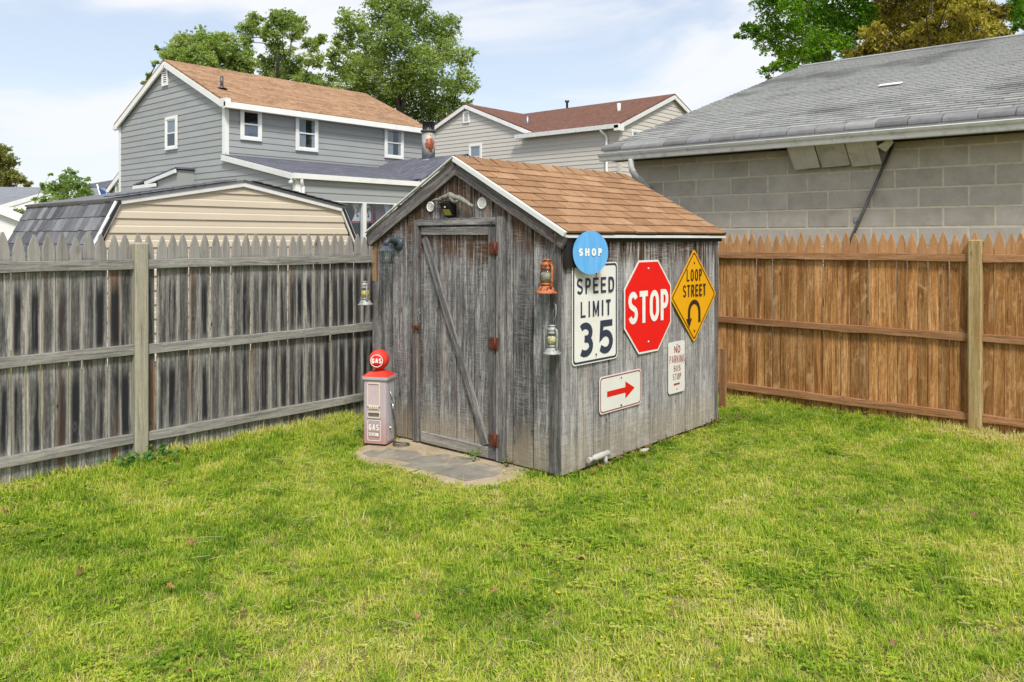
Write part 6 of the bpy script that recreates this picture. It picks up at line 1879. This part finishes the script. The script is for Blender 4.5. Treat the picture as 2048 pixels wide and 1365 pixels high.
# fallen leaves
def leaf_me(seed):
    r = random.Random(seed); m = MB(); n = 11
    L = .060; prev = None
    pts = []
    for k in range(n):
        a = math.pi*2*k/n; rad = (.030 if k % 2 == 0 else .019)*r.uniform(.8, 1.2)
        pts.append((rad*1.25*math.cos(a), rad*math.sin(a), .016*math.cos(a*r.choice((1, 2))+seed)+r.uniform(-.004, .004)))
    c0 = m.vert((0, 0, 0)); R_ = [m.vert(p) for p in pts]
    for k in range(n): m.face([c0, R_[k], R_[(k+1) % n]])
    s = m.vert((.036, .003, .006)); s2 = m.vert((.062, .0, .012)); s3 = m.vert((.036, .0055, .006)); m.face([s, s2, s3])
    return m.mesh('fallen_leaf', M['dryleaf'])
LM = [leaf_me(k) for k in range(5)]
spots = [(430,987,'dead leaf standing on edge in the lawn below the middle of the grey fence'),(168,975,'pale upright dead leaf in the grass left of the grey fence post'),(340,962,'small brown dead leaf in the grass right below the grey fence post'),
 (160,1140,'small brown dead leaf near the left edge of the lawn among yellow flowers'),(340,1172,'brown dead leaf left of the pair lying in the left half of the lawn'),(383,1085,'single small dead leaf in the green lawn halfway below the grey fence post'),
 (490,1222,'tan dead leaf lying alone in the lower left part of the lawn'),(1160,1117,'curled reddish leaf alone in the dark green middle of the lawn'),(1303,911,'orange curled oak leaf in the grass beside the signed shed wall'),
 (990,1178,'dark brown folded leaf in the lawn below the stone path'),(885,1182,'brown narrow leaf standing in the lawn straight below the gas pump'),(1715,1025,'small pale dead leaf in the thin yellow grass on the right'),
 (1950,1027,'brown dead leaf below the cedar fence post on the right'),(832,1232,'small dark leaf in the bare patch low in the middle of the lawn'),(380,1343,'dead leaf on the lawn at the lower left edge of the view'),
 (10,1020,'reddish dead leaf at the far left edge of the lawn below the fence'),(1298,985,'light brown dead leaf in the grass below the arrow sign'),(1790,1285,'dark red leaf low in the right part of the lawn')]
for k, (px_, py_, lb) in enumerate(spots):
    u = (px_-1024)/1620; v = (478-py_)/1620; tt = (.034-1.73)/v
    p = FD*tt + FR*(u*tt)
    o = bpy.data.objects.new('fallen_leaf', LM[k % 5]); link(o, None, T(p.x, p.y, .030+.004*(k % 3)) @ RZ(k*1.9) @ RX(random.uniform(-.7, .7)) @ Matrix.Scale(random.uniform(.45, .75), 4))
    tag(o, lb, 'leaf', 'fallen leaves on the lawn')
m = MB()                                                   # crumbled leaf litter along the walls
for k in range(240):
    w_ = random.random()
    if w_ < .5: px_, py_ = SX1 + abs(random.gauss(.03, .07)), random.uniform(4.8, 7.4)
    elif w_ < .75: px_, py_ = random.uniform(-3.9, -2.6), 8.17-abs(random.gauss(0, .12))
    else: px_, py_ = -6.35+abs(random.gauss(0, .12)), random.uniform(1.6, 5.5)
    z = random.uniform(.012, .045); r = random.uniform(.008, .022); a0 = random.uniform(0, 6.28)
    m.poly([(px_+r*random.uniform(.5, 1.2)*math.cos(a0+q*1.256), py_+r*random.uniform(.5, 1.2)*math.sin(a0+q*1.256), z+random.uniform(-.006, .008)) for q in range(5)])
tag(m.obj('leaf_litter', M['dryleaf']), 'crumbled brown leaf litter along the shed wall and fences', None, None, 'stuff')

# weeds
def weed(loc, label, h, n_, leaf, mat='weed', name='weed', spread=.05):
    t_ = thing(name, label, 'weed', loc)
    V = []; Tn = []
    C = np.array(loc) + np.stack([rng.normal(size=n_)*spread, rng.normal(size=n_)*spread*.8, rng.uniform(.25, 1.0, n_)*h], 1)
    Vv, Q, tn = leaf_cloud(C, leaf*rng.uniform(.6, 1.3, n_), np.clip(.45+rng.normal(size=n_)*.2, 0, 1), .8, .6, 0, False)
    link(bpy.data.objects.new('foliage', fast_mesh('foliage', Vv, Q, M[mat], tn)), t_)
    m = MB()
    for k in range(7):
        e = Vector(C[rng.integers(0, n_)]); b0 = Vector(loc) + Vector((random.uniform(-.01, .01), random.uniform(-.01, .01), -.01))
        m.tube([b0, b0.lerp(e, .5)+Vector((0, 0, .01)), e], [.002, .0016, .001], 4)
    m.obj('stem', M[mat], t_)
weed((-4.375, 4.545, .015), 'small yellow flowered weed growing against the door sill', .075, 70, .024, 'leaf_d', 'weed', .035)
weed((-4.06, 4.58, .015), 'thin low weed at the right end of the stone path', .06, 40, .020, 'leaf_e', 'weed', .04)
weed((-6.24, 2.93, .0), 'broad leaved green weed at the foot of the grey fence post', .11, 80, .055, 'weed', 'weed', .10)
weed((-6.22, 2.70, .0), 'low leafy weed left of the grey fence post', .09, 50, .05, 'weed', 'weed', .07)
weed((-5.56, 4.47, .0), 'clump of green weeds beside the base of the gas pump', .10, 60, .035, 'weed', 'weed', .06)

# broken white plastic pieces by the side wall
wp = thing('white_pipe', 'weathered white plastic pipe piece lying at the foot of the signed wall', 'pipe', (-3.545, 5.03, .05))
WPm = frame((-3.535, 4.90, .085), (0,0,1), (1,0,0), (0.02,1,.02))
m = MB(); m.lathe([(.019, 0), (.021, .012), (.019, .03), (.014, .036), (.014, .06), (.024, .075), (.025, .19), (.022, .20), (.024, .255), (.018, .265), (0, .265)], 14); m.obj('pipe_body', M['oldplastic'], wp, WPm)
m = MB(); m.tube([(-3.533, 5.11, .08), (-3.525, 5.115, .01)], .017, 10); m.obj('elbow', M['oldplastic'], wp)
m = MB(); m.poly([(0,-.045,.0),(.03,-.02,.006),(.035,.03,.010),(.0,.05,.004),(-.03,.02,.0),(-.028,-.03,.002)]); m.poly([(0,-.045,-.003),(-.028,-.03,-.001),(-.03,.02,-.003),(.0,.05,.001),(.035,.03,.007),(.03,-.02,.003)])
tag(m.obj('white_scrap', M['oldplastic'], None, T(-3.44, 5.52, .055) @ RZ(.4)), 'small scrap of white plastic in the grass by the shed wall', 'scrap')
